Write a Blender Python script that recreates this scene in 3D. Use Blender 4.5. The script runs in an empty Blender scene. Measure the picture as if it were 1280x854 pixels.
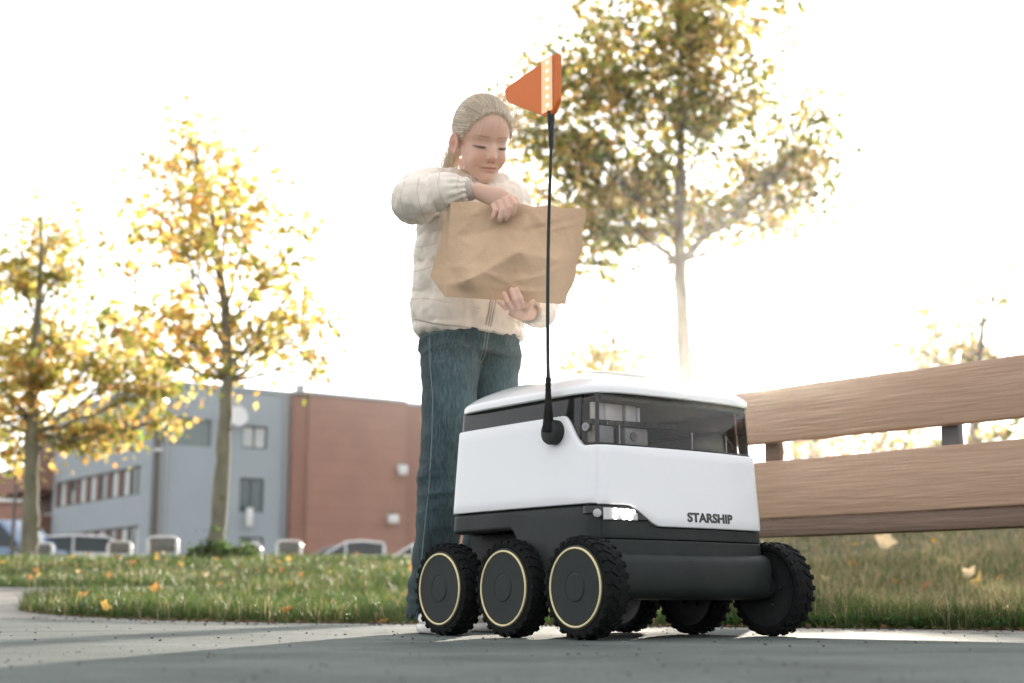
import bpy, bmesh, math, random
import numpy as np
from mathutils import Vector, Matrix, Euler
random.seed(7); rng = np.random.default_rng(11)
R = math.radians
SC = bpy.context.scene
C = SC.collection
# ------------------------------------------------------------ camera
CAMZ = 0.075; FPX = 1780.0; PITCH = math.atan((752-427)/FPX)
cd = bpy.data.cameras.new('camera'); cam = bpy.data.objects.new('camera', cd); C.objects.link(cam)
cam.location = (0, 0, CAMZ); cam.rotation_euler = (math.pi/2+PITCH, 0, 0)
cd.sensor_width = 36; cd.lens = 36*FPX/1280; cd.clip_start = 0.02; cd.clip_end = 6000
cd.dof.use_dof = True; cd.dof.focus_distance = 3.0; cd.dof.aperture_fstop = 4.0
SC.camera = cam
# ------------------------------------------------------------ light
SUN_EL, SUN_AZ = 8.6, 11.2          # azimuth to the right of straight ahead
w = bpy.data.worlds.new('World'); SC.world = w; w.use_nodes = True
nt = w.node_tree; nt.nodes.clear()
sky = nt.nodes.new('ShaderNodeTexSky'); sky.sky_type = 'NISHITA'; sky.sun_disc = False
sky.sun_elevation = R(SUN_EL); sky.sun_rotation = R(SUN_AZ)
sky.air_density = 1.0; sky.dust_density = 3.0; sky.ozone_density = 1.0
hs = nt.nodes.new('ShaderNodeHueSaturation'); hs.inputs['Saturation'].default_value = 0.22
bg = nt.nodes.new('ShaderNodeBackground'); bg.inputs['Strength'].default_value = 0.15
ou = nt.nodes.new('ShaderNodeOutputWorld')
nt.links.new(sky.outputs[0], hs.inputs['Color'])
# a thin bright cloud veil spreads the light: it caps the glare round the sun and lifts the rest, evenly in every direction
cap = nt.nodes.new('ShaderNodeMixRGB'); cap.blend_type = 'DARKEN'; cap.inputs[0].default_value = 1; cap.inputs[2].default_value = (17, 16.6, 16, 1)
veil = nt.nodes.new('ShaderNodeMixRGB'); veil.inputs[0].default_value = .6; veil.inputs[2].default_value = (4.7, 4.75, 4.85, 1)
nt.links.new(hs.outputs[0], cap.inputs[1]); nt.links.new(cap.outputs[0], veil.inputs[1])
nt.links.new(veil.outputs[0], bg.inputs['Color']); nt.links.new(bg.outputs[0], ou.inputs['Surface'])
sd = bpy.data.lights.new('sun', 'SUN'); sun = bpy.data.objects.new('sun', sd); C.objects.link(sun)
sd.energy = 4.5; sd.angle = R(0.53); sd.color = (1.0, 0.90, 0.76)
_d = Vector((math.sin(R(SUN_AZ))*math.cos(R(SUN_EL)), math.cos(R(SUN_AZ))*math.cos(R(SUN_EL)), math.sin(R(SUN_EL))))
sun.rotation_euler = (-_d).to_track_quat('-Z', 'Y').to_euler(); sun.location = (5, 20, 8)
SC.view_settings.view_transform = 'Standard'; SC.view_settings.look = 'None'
SC.view_settings.gamma = 1; SC.view_settings.exposure = 1.45
SC.render.engine = 'CYCLES'
cy = SC.cycles
cy.max_bounces = 8; cy.diffuse_bounces = 3; cy.glossy_bounces = 4; cy.transmission_bounces = 6; cy.transparent_max_bounces = 12
cy.caustics_reflective = False; cy.caustics_refractive = False
cy.use_denoising = True
try: cy.denoiser = 'OPENIMAGEDENOISE'
except Exception: pass
# ------------------------------------------------------------ helpers
ct, st = math.cos(PITCH), math.sin(PITCH)
def P(x, y, Y):
    """world point at depth Y behind pixel x,y of the 1280x854 photograph"""
    cx = (x-640)/FPX; cyy = (427-y)/FPX
    t = Y/(ct-cyy*st)
    return Vector((t*cx, Y, CAMZ+t*(st+cyy*ct)))
def hit(x, y, O, d):
    """where the sight line through a pixel meets the vertical plane through O along d -> (distance along, height)"""
    r = P(x, y, 1.0); rx, ry, rz = r.x, 1.0, r.z-CAMZ
    # k*(rx,ry) = O + t*d
    det = rx*(-d[1]) - ry*(-d[0])
    k = (O[0]*(-d[1]) - O[1]*(-d[0]))/det
    t = ((k*rx-O[0])*d[0] + (k*ry-O[1])*d[1])
    return t, CAMZ+k*rz
def sstep(a, b, x):
    t = np.clip((x-a)/(b-a), 0, 1); return t*t*(3-2*t)
def T(x, y):
    A = 0.52 + 0.45*sstep(0.8, 3.0, x)
    return A*sstep(5.0, 15.5, y)
class MB:
    def __init__(s): s.v = []; s.f = []; s.m = []
    def add(s, vs, fs, mi=0):
        o = len(s.v); s.v += [tuple(v) for v in vs]; s.f += [tuple(i+o for i in f) for f in fs]; s.m += [mi]*len(fs); return s
    def box(s, c, size, rot=None, bev=0, mi=0):
        hx, hy, hz = size[0]/2, size[1]/2, size[2]/2
        if bev <= 0:
            vs = [Vector((i*hx, j*hy, k*hz)) for i in (-1, 1) for j in (-1, 1) for k in (-1, 1)]
            fs = [(0, 1, 3, 2), (4, 6, 7, 5), (0, 4, 5, 1), (2, 3, 7, 6), (0, 2, 6, 4), (1, 5, 7, 3)]
        else:
            bm = bmesh.new(); bmesh.ops.create_cube(bm, size=1)
            for v in bm.verts: v.co = Vector((v.co.x*size[0], v.co.y*size[1], v.co.z*size[2]))
            bmesh.ops.bevel(bm, geom=list(bm.edges), offset=min(bev, min(size)*.45), segments=2, affect='EDGES', profile=.5)
            bm.verts.index_update()
            vs = [v.co.copy() for v in bm.verts]; fs = [tuple(v.index for v in f.verts) for f in bm.faces]; bm.free()
        if rot is not None:
            m = rot if isinstance(rot, Matrix) else Euler(rot).to_matrix()
            vs = [m @ v for v in vs]
        return s.add([v+Vector(c) for v in vs], fs, mi)
    def tube(s, pts, rad, seg=8, cap=True, mi=0, flat=None):
        pts = [Vector(p) for p in pts]; n = len(pts)
        if not hasattr(rad, '__len__'): rad = [rad]*n
        vs = []; up = None
        for i, p in enumerate(pts):
            d = (pts[min(i+1, n-1)]-pts[max(i-1, 0)]).normalized()
            if up is None:
                up = d.orthogonal().normalized() if flat is None else (Vector(flat)-d*Vector(flat).dot(d)).normalized()
            else:
                up = (up-d*up.dot(d)).normalized()
            b = d.cross(up)
            r = rad[i]; ra, rb = (r if hasattr(r, '__len__') else (r, r))
            for k in range(seg):
                a = 2*math.pi*k/seg
                vs.append(p+up*math.cos(a)*ra+b*math.sin(a)*rb)
        fs = [(i*seg+k, i*seg+(k+1) % seg, (i+1)*seg+(k+1) % seg, (i+1)*seg+k) for i in range(n-1) for k in range(seg)]
        if cap: fs += [tuple(range(seg))[::-1], tuple(range((n-1)*seg, n*seg))]
        return s.add(vs, fs, mi)
    def lathe(s, prof, c=(0, 0, 0), axis='y', seg=48, mi=0):
        """prof: (r, h) pairs, revolved about the axis"""
        vs = []
        for r, h in prof:
            for k in range(seg):
                a = 2*math.pi*k/seg
                if axis == 'y': vs.append((c[0]+r*math.cos(a), c[1]+h, c[2]+r*math.sin(a)))
                else: vs.append((c[0]+r*math.cos(a), c[1]+r*math.sin(a), c[2]+h))
        fs = [(i*seg+k, i*seg+(k+1) % seg, (i+1)*seg+(k+1) % seg, (i+1)*seg+k) for i in range(len(prof)-1) for k in range(seg)]
        return s.add(vs, fs, mi)
    def prism(s, poly, d, mi=0):
        """poly: 3D points of one face, d: extrusion vector"""
        n = len(poly); vs = [Vector(p) for p in poly]+[Vector(p)+Vector(d) for p in poly]
        fs = [tuple(range(n))[::-1], tuple(range(n, 2*n))]+[(i, (i+1) % n, n+(i+1) % n, n+i) for i in range(n)]
        return s.add(vs, fs, mi)
    def grid(s, G, mi=0, wrap=False):
        """G: list of rows of points"""
        n = len(G); m = len(G[0]); vs = [p for r in G for p in r]
        fs = []
        for i in range(n-1):
            for j in range(m if wrap else m-1):
                fs.append((i*m+j, i*m+(j+1) % m, (i+1)*m+(j+1) % m, (i+1)*m+j))
        return s.add(vs, fs, mi)
XF = {}
def prop(o, label=None, cat=None, group=None, kind=None):
    if label: o['label'] = label
    if cat: o['category'] = cat
    if group: o['group'] = group
    if kind: o['kind'] = kind
    return o
def thing(name, label, cat, loc=(0, 0, 0), rz=0, group=None):
    o = bpy.data.objects.new(name, None); o.empty_display_size = .1; C.objects.link(o)
    o.location = loc; o.rotation_euler = (0, 0, rz)
    XF[o.name] = (Matrix.Translation(Vector(loc)) @ Matrix.Rotation(rz, 4, 'Z')).inverted()
    return prop(o, label, cat, group)
def fixn(me):
    bm = bmesh.new(); bm.from_mesh(me); bmesh.ops.recalc_face_normals(bm, faces=bm.faces); bm.to_mesh(me); bm.free()
def obj(name, mb, mats, parent=None, world=False, smooth=30, bev=0, rec=True, kind=None, label=None):
    me = bpy.data.meshes.new(name)
    vs = mb.v
    if world and parent is not None:
        m = XF[parent.name]; vs = [m @ Vector(v) for v in vs]
    me.from_pydata(vs, [], mb.f)
    if rec: fixn(me)
    for q in (mats if isinstance(mats, (list, tuple)) else [mats]): me.materials.append(q)
    if any(mb.m): me.polygons.foreach_set('material_index', mb.m)
    if smooth:
        me.polygons.foreach_set('use_smooth', [True]*len(me.polygons))
        me.set_sharp_from_angle(angle=R(smooth))
    o = bpy.data.objects.new(name, me); C.objects.link(o)
    if parent is not None: o.parent = parent
    if bev:
        b = o.modifiers.new('bevel', 'BEVEL'); b.width = bev; b.segments = 2; b.limit_method = 'ANGLE'; b.angle_limit = R(40); b.harden_normals = False
    return prop(o, label, None, None, kind)
def npmesh(name, V, F, mat, col=None, parent=None, kind=None, smooth=False):
    """V (n,3); F (m,3) ; col (n,3) per-vertex colour"""
    me = bpy.data.meshes.new(name)
    V = np.asarray(V, np.float32); F = np.asarray(F, np.int32)
    k = F.shape[1]
    me.vertices.add(len(V)); me.vertices.foreach_set('co', V.ravel())
    me.loops.add(F.size); me.loops.foreach_set('vertex_index', F.ravel())
    me.polygons.add(len(F)); me.polygons.foreach_set('loop_start', np.arange(0, F.size, k, dtype=np.int32))
    me.polygons.foreach_set('loop_total', np.full(len(F), k, np.int32))
    if col is not None:
        a = me.color_attributes.new('tint', 'FLOAT_COLOR', 'POINT')
        c4 = np.ones((len(V), 4), np.float32); c4[:, :3] = col; a.data.foreach_set('color', c4.ravel())
    me.update(calc_edges=True)
    if smooth: me.polygons.foreach_set('use_smooth', np.ones(len(F), bool))
    me.materials.append(mat)
    o = bpy.data.objects.new(name, me); C.objects.link(o)
    if parent is not None: o.parent = parent
    return prop(o, kind=kind)
def dup(root, loc=None, rz=None):
    r = root.copy(); C.objects.link(r)
    if loc is not None: r.location = loc
    if rz is not None: r.rotation_euler = (0, 0, rz)
    for ch in list(root.children):
        c = ch.copy(); C.objects.link(c); c.parent = r
        for g in ch.children:
            d = g.copy(); C.objects.link(d); d.parent = c
    return r
# ------------------------------------------------------------ materials
def lin(r, g, b): return tuple(((v/255)/12.92 if v/255 < .04045 else ((v/255+.055)/1.055)**2.4) for v in (r, g, b))
def mat(name, col, rough=.6, metal=0, vary=.12, vscale=8, bump=.0, bscale=60, col2=None, stretch=(1, 1, 1), coat=0, fac=.5, spec=.5):
    m = bpy.data.materials.new(name); m.use_nodes = True; n = m.node_tree; b = n.nodes['Principled BSDF']
    b.inputs['Roughness'].default_value = rough; b.inputs['Metallic'].default_value = metal
    b.inputs['Specular IOR Level'].default_value = spec
    if coat: b.inputs['Coat Weight'].default_value = coat; b.inputs['Coat Roughness'].default_value = .08
    tc = n.nodes.new('ShaderNodeTexCoord'); mp = n.nodes.new('ShaderNodeMapping'); mp.inputs['Scale'].default_value = stretch
    n.links.new(tc.outputs['Object'], mp.inputs['Vector'])
    nz = n.nodes.new('ShaderNodeTexNoise'); nz.inputs['Scale'].default_value = vscale; nz.inputs['Detail'].default_value = 6; nz.inputs['Roughness'].default_value = .6
    n.links.new(mp.outputs[0], nz.inputs['Vector'])
    rp = n.nodes.new('ShaderNodeValToRGB'); rp.color_ramp.elements[0].position = .3; rp.color_ramp.elements[1].position = .7
    c1 = [min(1, max(0, c*(1-vary))) for c in col]; c2 = [min(1, c*(1+vary)) for c in col] if col2 is None else col2
    rp.color_ramp.elements[0].color = (*c1, 1); rp.color_ramp.elements[1].color = (*c2, 1)
    n.links.new(nz.outputs['Fac'], rp.inputs['Fac']); n.links.new(rp.outputs[0], b.inputs['Base Color'])
    if bump:
        nb = n.nodes.new('ShaderNodeTexNoise'); nb.inputs['Scale'].default_value = bscale; nb.inputs['Detail'].default_value = 4
        n.links.new(mp.outputs[0], nb.inputs['Vector'])
        bp = n.nodes.new('ShaderNodeBump'); bp.inputs['Strength'].default_value = bump; bp.inputs['Distance'].default_value = .01
        n.links.new(nb.outputs['Fac'], bp.inputs['Height']); n.links.new(bp.outputs[0], b.inputs['Normal'])
    return m
def emit(name, col, s):
    m = bpy.data.materials.new(name); m.use_nodes = True; b = m.node_tree.nodes['Principled BSDF']
    b.inputs['Base Color'].default_value = (*col, 1); b.inputs['Emission Color'].default_value = (*col, 1); b.inputs['Emission Strength'].default_value = s
    return m
def glassm(name, col, rough=.02, trans=.75):
    m = bpy.data.materials.new(name); m.use_nodes = True; n = m.node_tree; n.nodes.clear()
    o = n.nodes.new('ShaderNodeOutputMaterial'); g = n.nodes.new('ShaderNodeBsdfGlossy'); g.inputs['Roughness'].default_value = rough
    t = n.nodes.new('ShaderNodeBsdfTransparent'); t.inputs['Color'].default_value = (*col, 1)
    f = n.nodes.new('ShaderNodeFresnel'); f.inputs['IOR'].default_value = 1.45
    mx = n.nodes.new('ShaderNodeMixShader'); n.links.new(f.outputs[0], mx.inputs[0]); n.links.new(t.outputs[0], mx.inputs[1]); n.links.new(g.outputs[0], mx.inputs[2])
    n.links.new(mx.outputs[0], o.inputs['Surface']); return m
def leafm(name, trans=.5, rough=.5, gain=1.0):
    """thin leaf: the tint attribute is the leaf's own colour"""
    m = bpy.data.materials.new(name); m.use_nodes = True; n = m.node_tree; n.nodes.clear()
    o = n.nodes.new('ShaderNodeOutputMaterial'); at = n.nodes.new('ShaderNodeAttribute'); at.attribute_name = 'tint'
    d = n.nodes.new('ShaderNodeBsdfPrincipled'); d.inputs['Roughness'].default_value = rough; d.inputs['Specular IOR Level'].default_value = .3
    t = n.nodes.new('ShaderNodeBsdfTranslucent')
    gm = n.nodes.new('ShaderNodeVectorMath'); gm.operation = 'SCALE'; gm.inputs['Scale'].default_value = gain
    n.links.new(at.outputs['Color'], d.inputs['Base Color']); n.links.new(at.outputs['Color'], gm.inputs[0]); n.links.new(gm.outputs[0], t.inputs['Color'])
    mx = n.nodes.new('ShaderNodeMixShader'); mx.inputs[0].default_value = trans
    n.links.new(d.outputs[0], mx.inputs[1]); n.links.new(t.outputs[0], mx.inputs[2]); n.links.new(mx.outputs[0], o.inputs['Surface']); return m
# ============================================================ SETTING
E_X = [-9, -2.47, -2.30, -2.05, -1.72, -1.38, -.83, -.34, .84, 1.37, 9]; E_Y = [7.0, 7.35, 6.75, 6.3, 5.95, 5.6, 5.15, 4.9, 4.17, 3.8, 3.1]
R_X = [-2.47, -2.42, -2.1, -1.5, -1, .8]; R_Y = [7.4, 7.95, 8.25, 8.95, 9.42, 10.84]
F_X = [-12, -2.4, -1, .8]; F_Y = [8.75, 8.9, 9.5, 10.85]
def Ex(x): return np.interp(x, E_X, E_Y)
def Rx(x): return np.interp(x, R_X, R_Y)
def Fx(x): return np.interp(x, F_X, F_Y)
# ground sheet out to the horizon
def axis(a, b, n, far):
    core = np.linspace(a, b, n); out = []
    s = (b-a)/n
    v = b
    while v < far: s *= 1.35; v += s; out.append(v)
    neg = []; s = (b-a)/n; v = a
    while v > -far: s *= 1.35; v -= s; neg.append(v)
    return np.array(neg[::-1]+list(core)+out)
gx = axis(-14, 16, 120, 4000); gy = axis(-6, 24, 120, 4000)
XX, YY = np.meshgrid(gx, gy)
ZZ = T(XX, YY)-.02
V = np.stack([XX, YY, ZZ], -1).reshape(-1, 3); nx = len(gx)
ii, jj = np.meshgrid(np.arange(len(gy)-1), np.arange(nx-1), indexing='ij'); a = (ii*nx+jj).ravel()
m_soil = mat('soil_thatch', (.085, .075, .035), .95, vary=.5, vscale=5, bump=.6, bscale=25, col2=(.14, .12, .055))
g = npmesh('ground', V, np.stack([a, a+1, a+nx+1, a+nx], 1), m_soil, kind='structure', smooth=True)
# asphalt: coarse aggregate, stains and fine grit
def asphalt(name, base, light):
    m = mat(name, base, .78, vary=.3, vscale=2.2, bump=0, col2=light, spec=.35); n = m.node_tree; b = n.nodes['Principled BSDF']
    tc = n.nodes.new('ShaderNodeTexCoord')
    vo = n.nodes.new('ShaderNodeTexVoronoi'); vo.inputs['Scale'].default_value = 170; n.links.new(tc.outputs['Object'], vo.inputs['Vector'])
    nz = n.nodes.new('ShaderNodeTexNoise'); nz.inputs['Scale'].default_value = 35; nz.inputs['Detail'].default_value = 8; n.links.new(tc.outputs['Object'], nz.inputs['Vector'])
    r2 = n.nodes.new('ShaderNodeValToRGB'); r2.color_ramp.elements[0].position = .0; r2.color_ramp.elements[1].position = .5
    r2.color_ramp.elements[0].color = (.62, .62, .62, 1); r2.color_ramp.elements[1].color = (1.25, 1.25, 1.25, 1)
    mxr = n.nodes.new('ShaderNodeMath'); mxr.operation = 'MULTIPLY'; n.links.new(vo.outputs['Distance'], mxr.inputs[0]); mxr.inputs[1].default_value = 1.0
    hg = n.nodes.new('ShaderNodeTexVoronoi'); hg.inputs['Scale'].default_value = 170; n.links.new(tc.outputs['Object'], hg.inputs['Vector'])
    sep = n.nodes.new('ShaderNodeSeparateColor'); n.links.new(hg.outputs['Color'], sep.inputs[0]); n.links.new(sep.outputs[0], r2.inputs['Fac'])
    mu = n.nodes.new('ShaderNodeMixRGB'); mu.blend_type = 'MULTIPLY'; mu.inputs[0].default_value = .55
    ln = b.inputs['Base Color'].links[0].from_socket
    n.links.new(ln, mu.inputs[1]); n.links.new(r2.outputs[0], mu.inputs[2]); n.links.new(mu.outputs[0], b.inputs['Base Color'])
    ad = n.nodes.new('ShaderNodeMath'); ad.operation = 'ADD'; n.links.new(mxr.outputs[0], ad.inputs[0]); n.links.new(nz.outputs['Fac'], ad.inputs[1])
    bp = n.nodes.new('ShaderNodeBump'); bp.inputs['Strength'].default_value = .55; bp.inputs['Distance'].default_value = .004; bp.invert = True
    n.links.new(ad.outputs[0], bp.inputs['Height']); n.links.new(bp.outputs[0], b.inputs['Normal'])
    return m
m_asph = asphalt('asphalt_worn', (.046, .064, .058), (.112, .134, .123))
m_kerb = asphalt('edge_concrete', (.20, .19, .17), (.30, .285, .26))
def strip(name, xs, f0, f1, ny, m, lift=0.0):
    ts = np.linspace(0, 1, ny)
    xs = np.array(xs); X2 = np.repeat(xs[None], ny, 0); Y2 = f0(xs)[None]*(1-ts[:, None])+f1(xs)[None]*ts[:, None]
    V = np.stack([X2, Y2, T(X2, Y2)+lift], -1).reshape(-1, 3); n = len(xs)
    i, j = np.meshgrid(np.arange(ny-1), np.arange(n-1), indexing='ij'); a = (i*n+j).ravel()
    return npmesh(name, V, np.stack([a, a+1, a+n+1, a+n], 1), m, kind='structure', smooth=True)
xs = np.linspace(-9, 9, 361)
def Jx(x): return Ex(np.clip(x, -1.9, 9))-.34-.05*np.sin(x*1.7)      # joint between the slab and the edging strip
strip('pavement', xs, lambda x: x*0-8.0, lambda x: Jx(x)-.012+.006*np.sin(x*31)+.005*np.sin(x*77), 60, m_asph)
strip('pavement_edging', xs, lambda x: Jx(x)+.004*np.sin(x*43), lambda x: np.where(x < -2.47, Fx(x), Ex(x)), 12, m_kerb)
strip('footpath', np.linspace(-2.47, .8, 70), Rx, Fx, 10, m_kerb)
# grit and pebbles lying on the pavement
MBp = MB()
m_peb = mat('pebble_dark', (.045, .04, .038), .8, vary=.5, vscale=30)
def pebble(mb, x, y, r):
    z = float(T(x, y)); n = 6; rot = random.random()*6
    ring = [(x+r*math.cos(rot+6.283*k/n)*random.uniform(.7, 1.2), y+r*math.sin(rot+6.283*k/n)*random.uniform(.7, 1.2), z+r*.12) for k in range(n)]
    top = [(x+(p[0]-x)*.55, y+(p[1]-y)*.55, z+r*random.uniform(.7, 1.1)) for p in ring]
    mb.add(ring+top, [(k, (k+1) % n, n+(k+1) % n, n+k) for k in range(n)]+[tuple(range(n, 2*n))])
for _ in range(520):
    y = 1.2+random.random()**1.3*4.2; x = random.uniform(-.42, .42)*y
    if y < float(Ex(x))-.03: pebble(MBp, x, y, random.choice([.0008, .001, .0012, .0016, .0022])*(1.5 if y > 2.4 else 1))
for _ in range(420):
    x = random.uniform(-2, 2); y = float(Ex(x))-abs(random.gauss(0, .22))-.03
    pebble(MBp, x, y, random.choice([.002, .003, .004, .006]))
prop(obj('gravel', MBp, m_peb, smooth=0, rec=False), 'fine dark grit and pebbles scattered on the pavement', 'gravel', kind='stuff')

# ------------------------------------------------------------ lawn blades
def in_lawn(x, y):
    y = y+.030*np.sin(x*17+2*np.sin(x*5.3))+.018*np.sin(x*47+1)
    return ((y > Ex(x)) & (x > -2.47) & (x <= .8) & (y < Rx(x))) | ((y > Fx(x)) & (x <= .8)) | ((x > .8) & (y > Ex(x)))
def blades(n, ymin, ymax, hmin, hmax, wid, power, straw, fr=.46, bendk=.85):
    u = rng.random(n*3); Y = ymin*(ymax/ymin)**(u**power); X = (rng.random(n*3)*2-1)*fr*Y
    k = in_lawn(X, Y); X = X[k][:n]; Y = Y[k][:n]; n = len(X)
    Z = T(X, Y)-.015
    cl = np.sin(X*9.1+np.sin(Y*6.3)*2)*np.cos(Y*7.7+np.cos(X*5.1)*2)
    H = (hmin+(hmax-hmin)*rng.random(n)**1.6)*(1+.30*cl)*(1+.35*np.sin(X*3.1+1.3*np.sin(Y*2.2))*np.sin(Y*2.7+X))
    a = rng.random(n)*2*np.pi; W = wid*(.6+.8*rng.random(n))*(Y/5.5)**.55
    dx, dy = np.cos(a)*W, np.sin(a)*W
    b = rng.random(n)*2*np.pi; bend = H*bendk*rng.random(n)**1.2; bx, by = np.cos(b)*bend, np.sin(b)*bend
    V = np.zeros((n, 5, 3), np.float32)
    V[:, 0] = np.stack([X-dx, Y-dy, Z], 1); V[:, 1] = np.stack([X+dx, Y+dy, Z], 1)
    V[:, 2] = np.stack([X-dx*.7+bx*.35, Y-dy*.7+by*.35, Z+H*.6], 1); V[:, 3] = np.stack([X+dx*.7+bx*.35, Y+dy*.7+by*.35, Z+H*.6], 1)
    V[:, 4] = np.stack([X+bx, Y+by, Z+H*(1-.25*rng.random(n))], 1)
    o = (np.arange(n)*5)[:, None]
    F = np.concatenate([o+np.array([0, 1, 3]), o+np.array([0, 3, 2]), o+np.array([2, 3, 4])], 1).reshape(-1, 3)
    g1 = np.array([.026, .056, .016]); g2 = np.array([.100, .142, .038]); s1 = np.array([.40, .34, .19]); s2 = np.array([.17, .12, .06])
    t = rng.random((n, 1)); col = g1*(1-t)+g2*t
    sp = straw*(1+.7*np.sin(X*2.3+1)*np.cos(Y*1.9))+.48*sstep(.5, 1.6, X)*sstep(4.1, 4.9, Y)
    isS = rng.random(n) < sp; tt = rng.random((n, 1)); sc = s1*(1-tt)+s2*tt
    col = np.where(isS[:, None], sc, col); col = np.repeat(col[:, None], 5, 1)
    return V.reshape(-1, 3), F, col.reshape(-1, 3)
parts_ = [blades(190000, 3.7, 9.5, .03, .115, .0018, 1.15, .08), blades(90000, 6, 17.5, .03, .08, .0023, 1.0, .12, fr=.42),
          blades(1800, 3.7, 9, .09, .15, .0013, 1.2, .55, bendk=.9),
          blades(14000, 3.7, 12, .04, .09, .0016, 1.1, .55, bendk=2.2)]
Vs, Fs, Cs = [], [], []; o_ = 0
for V, F, c in parts_:
    Vs.append(V); Fs.append(F+o_); Cs.append(c); o_ += len(V)
m_grass = leafm('grass_blade', .5, .45, 1.35)
go = npmesh('lawn_grass', np.concatenate(Vs), np.concatenate(Fs), m_grass, np.concatenate(Cs), kind='stuff')
prop(go, 'green and straw coloured lawn grass on the bank behind the pavement', 'grass')
# low broad-leaved weeds along the pavement's edge on the right
def leaf_disc(n, X, Y, Zb, size, cols, flat=.5):
    V = np.zeros((n, 7, 3), np.float32); ang = rng.random(n)*6.283
    nrm = np.stack([rng.normal(0, flat, n), rng.normal(0, flat, n), np.ones(n)], 1); nrm /= np.linalg.norm(nrm, axis=1)[:, None]
    t = np.cross(nrm, np.stack([np.cos(ang), np.sin(ang), np.zeros(n)], 1)); t /= np.linalg.norm(t, axis=1)[:, None]; b = np.cross(nrm, t)
    ctr = np.stack([X, Y, Zb], 1); V[:, 0] = ctr
    for k in range(6):
        a = k*math.pi/3; r = size*(1.0 if k % 2 == 0 else .8)
        V[:, k+1] = ctr+(t*math.cos(a)+b*math.sin(a))*np.asarray(r)[:, None]+nrm*(np.asarray(size)*.15)[:, None]
    o = (np.arange(n)*7)[:, None]
    F = np.concatenate([o+np.array([0, k+1, (k+1) % 6+1]) for k in range(6)], 1).reshape(-1, 3)
    return V.reshape(-1, 3), F, np.repeat(cols[:, None], 7, 1).reshape(-1, 3)
n = 1500; X = rng.normal(1.0, .22, n); X = np.clip(X, .65, 1.5); Y = Ex(X)+.02+np.abs(rng.normal(0, .07, n))
cols = np.array([.05, .11, .025])*(.7+.8*rng.random((n, 1)))
V, F, c = leaf_disc(n, X, Y, T(X, Y)+rng.random(n)*.03, .006+.006*rng.random(n), cols)
prop(npmesh('clover_patch', V, F, m_grass, c, kind='stuff'), 'low bright green clover along the pavement edge right of the robot', 'clover')

n = 1600; X = rng.uniform(-2.4, 1.9, n); Y = Ex(X)+rng.normal(.0, .045, n)
cols = np.array([.16, .10, .05])*(.4+1.3*rng.random((n, 1)))
V, F, c = leaf_disc(n, X, Y, T(X, Y)+.003+rng.random(n)*.004, .002+.009*rng.random(n)**2.5, cols, flat=.35)
prop(npmesh('leaf_litter', V, F, m_grass, c, kind='stuff'), 'brown crumbs of leaf and soil along the edge of the lawn', 'leaf litter')
# ------------------------------------------------------------ fallen leaves on the lawn
def leaf_outline(lobes=5, jag=.6):
    pts = []
    for k in range(lobes):
        a = math.pi*(.12+1.76*(k/(lobes-1)))-math.pi/2
        r = [.72, .95, 1.1, .95, .72][k] if lobes == 5 else 1
        pts.append((math.cos(a)*r, math.sin(a)*r))
        if k < lobes-1:
            a2 = math.pi*(.12+1.76*((k+.5)/(lobes-1)))-math.pi/2; pts.append((math.cos(a2)*jag, math.sin(a2)*jag))
    return pts
LO = leaf_outline()
def fallen(name, x, y, z, r, m, tilt):
    pts = LO; c0 = random.random()*6.28; curl = random.uniform(.25, .7)
    vs = [(0, 0, 0)]
    for px_, py_ in pts: vs.append((px_*r, py_*r, curl*r*(px_*px_*.8+py_*py_*.3)))
    n = len(pts); f = [(0, k+1, (k+1) % n+1) for k in range(n)]
    f2 = []
    # stalk
    vs += [(-r*.9, -.02*r, .05*r), (-r*.9, .02*r, .05*r), (-r*1.3, 0, .12*r)]
    f.append((0, n+1, n+2)); f.append((n+1, n+3, n+2))
    mb = MB().add(vs, f); o = obj(name, mb, m, smooth=0, rec=False)
    o.location = (x, y, z); o.rotation_euler = (tilt[0], tilt[1], c0)
    return o
m_fl = [mat('fallen_leaf_gold', (.55, .36, .10), .6, vary=.35, vscale=60), mat('fallen_leaf_orange', (.46, .23, .07), .6, vary=.35, vscale=60), mat('fallen_leaf_brown', (.30, .15, .06), .7, vary=.4, vscale=60), mat('fallen_leaf_pale', (.72, .55, .33), .6, vary=.25, vscale=60)]
for m in m_fl:      # thin: let sunlight through
    n = m.node_tree; b = n.nodes['Principled BSDF']; t = n.nodes.new('ShaderNodeBsdfTranslucent'); mx = n.nodes.new('ShaderNodeMixShader'); mx.inputs[0].default_value = .4
    n.links.new(b.inputs['Base Color'].links[0].from_socket, t.inputs['Color']); n.links.new(b.outputs[0], mx.inputs[1]); n.links.new(t.outputs[0], mx.inputs[2])
    n.links.new(mx.outputs[0], n.nodes['Material Output'].inputs['Surface'])
def on_ground(px_, py_):
    r = P(px_, py_, 1.0)
    for y in np.arange(3, 20, .02):
        if CAMZ+(r.z-CAMZ)*y <= float(T(r.x*y, y))+.03: return r.x*y, float(y)
    return None
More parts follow.
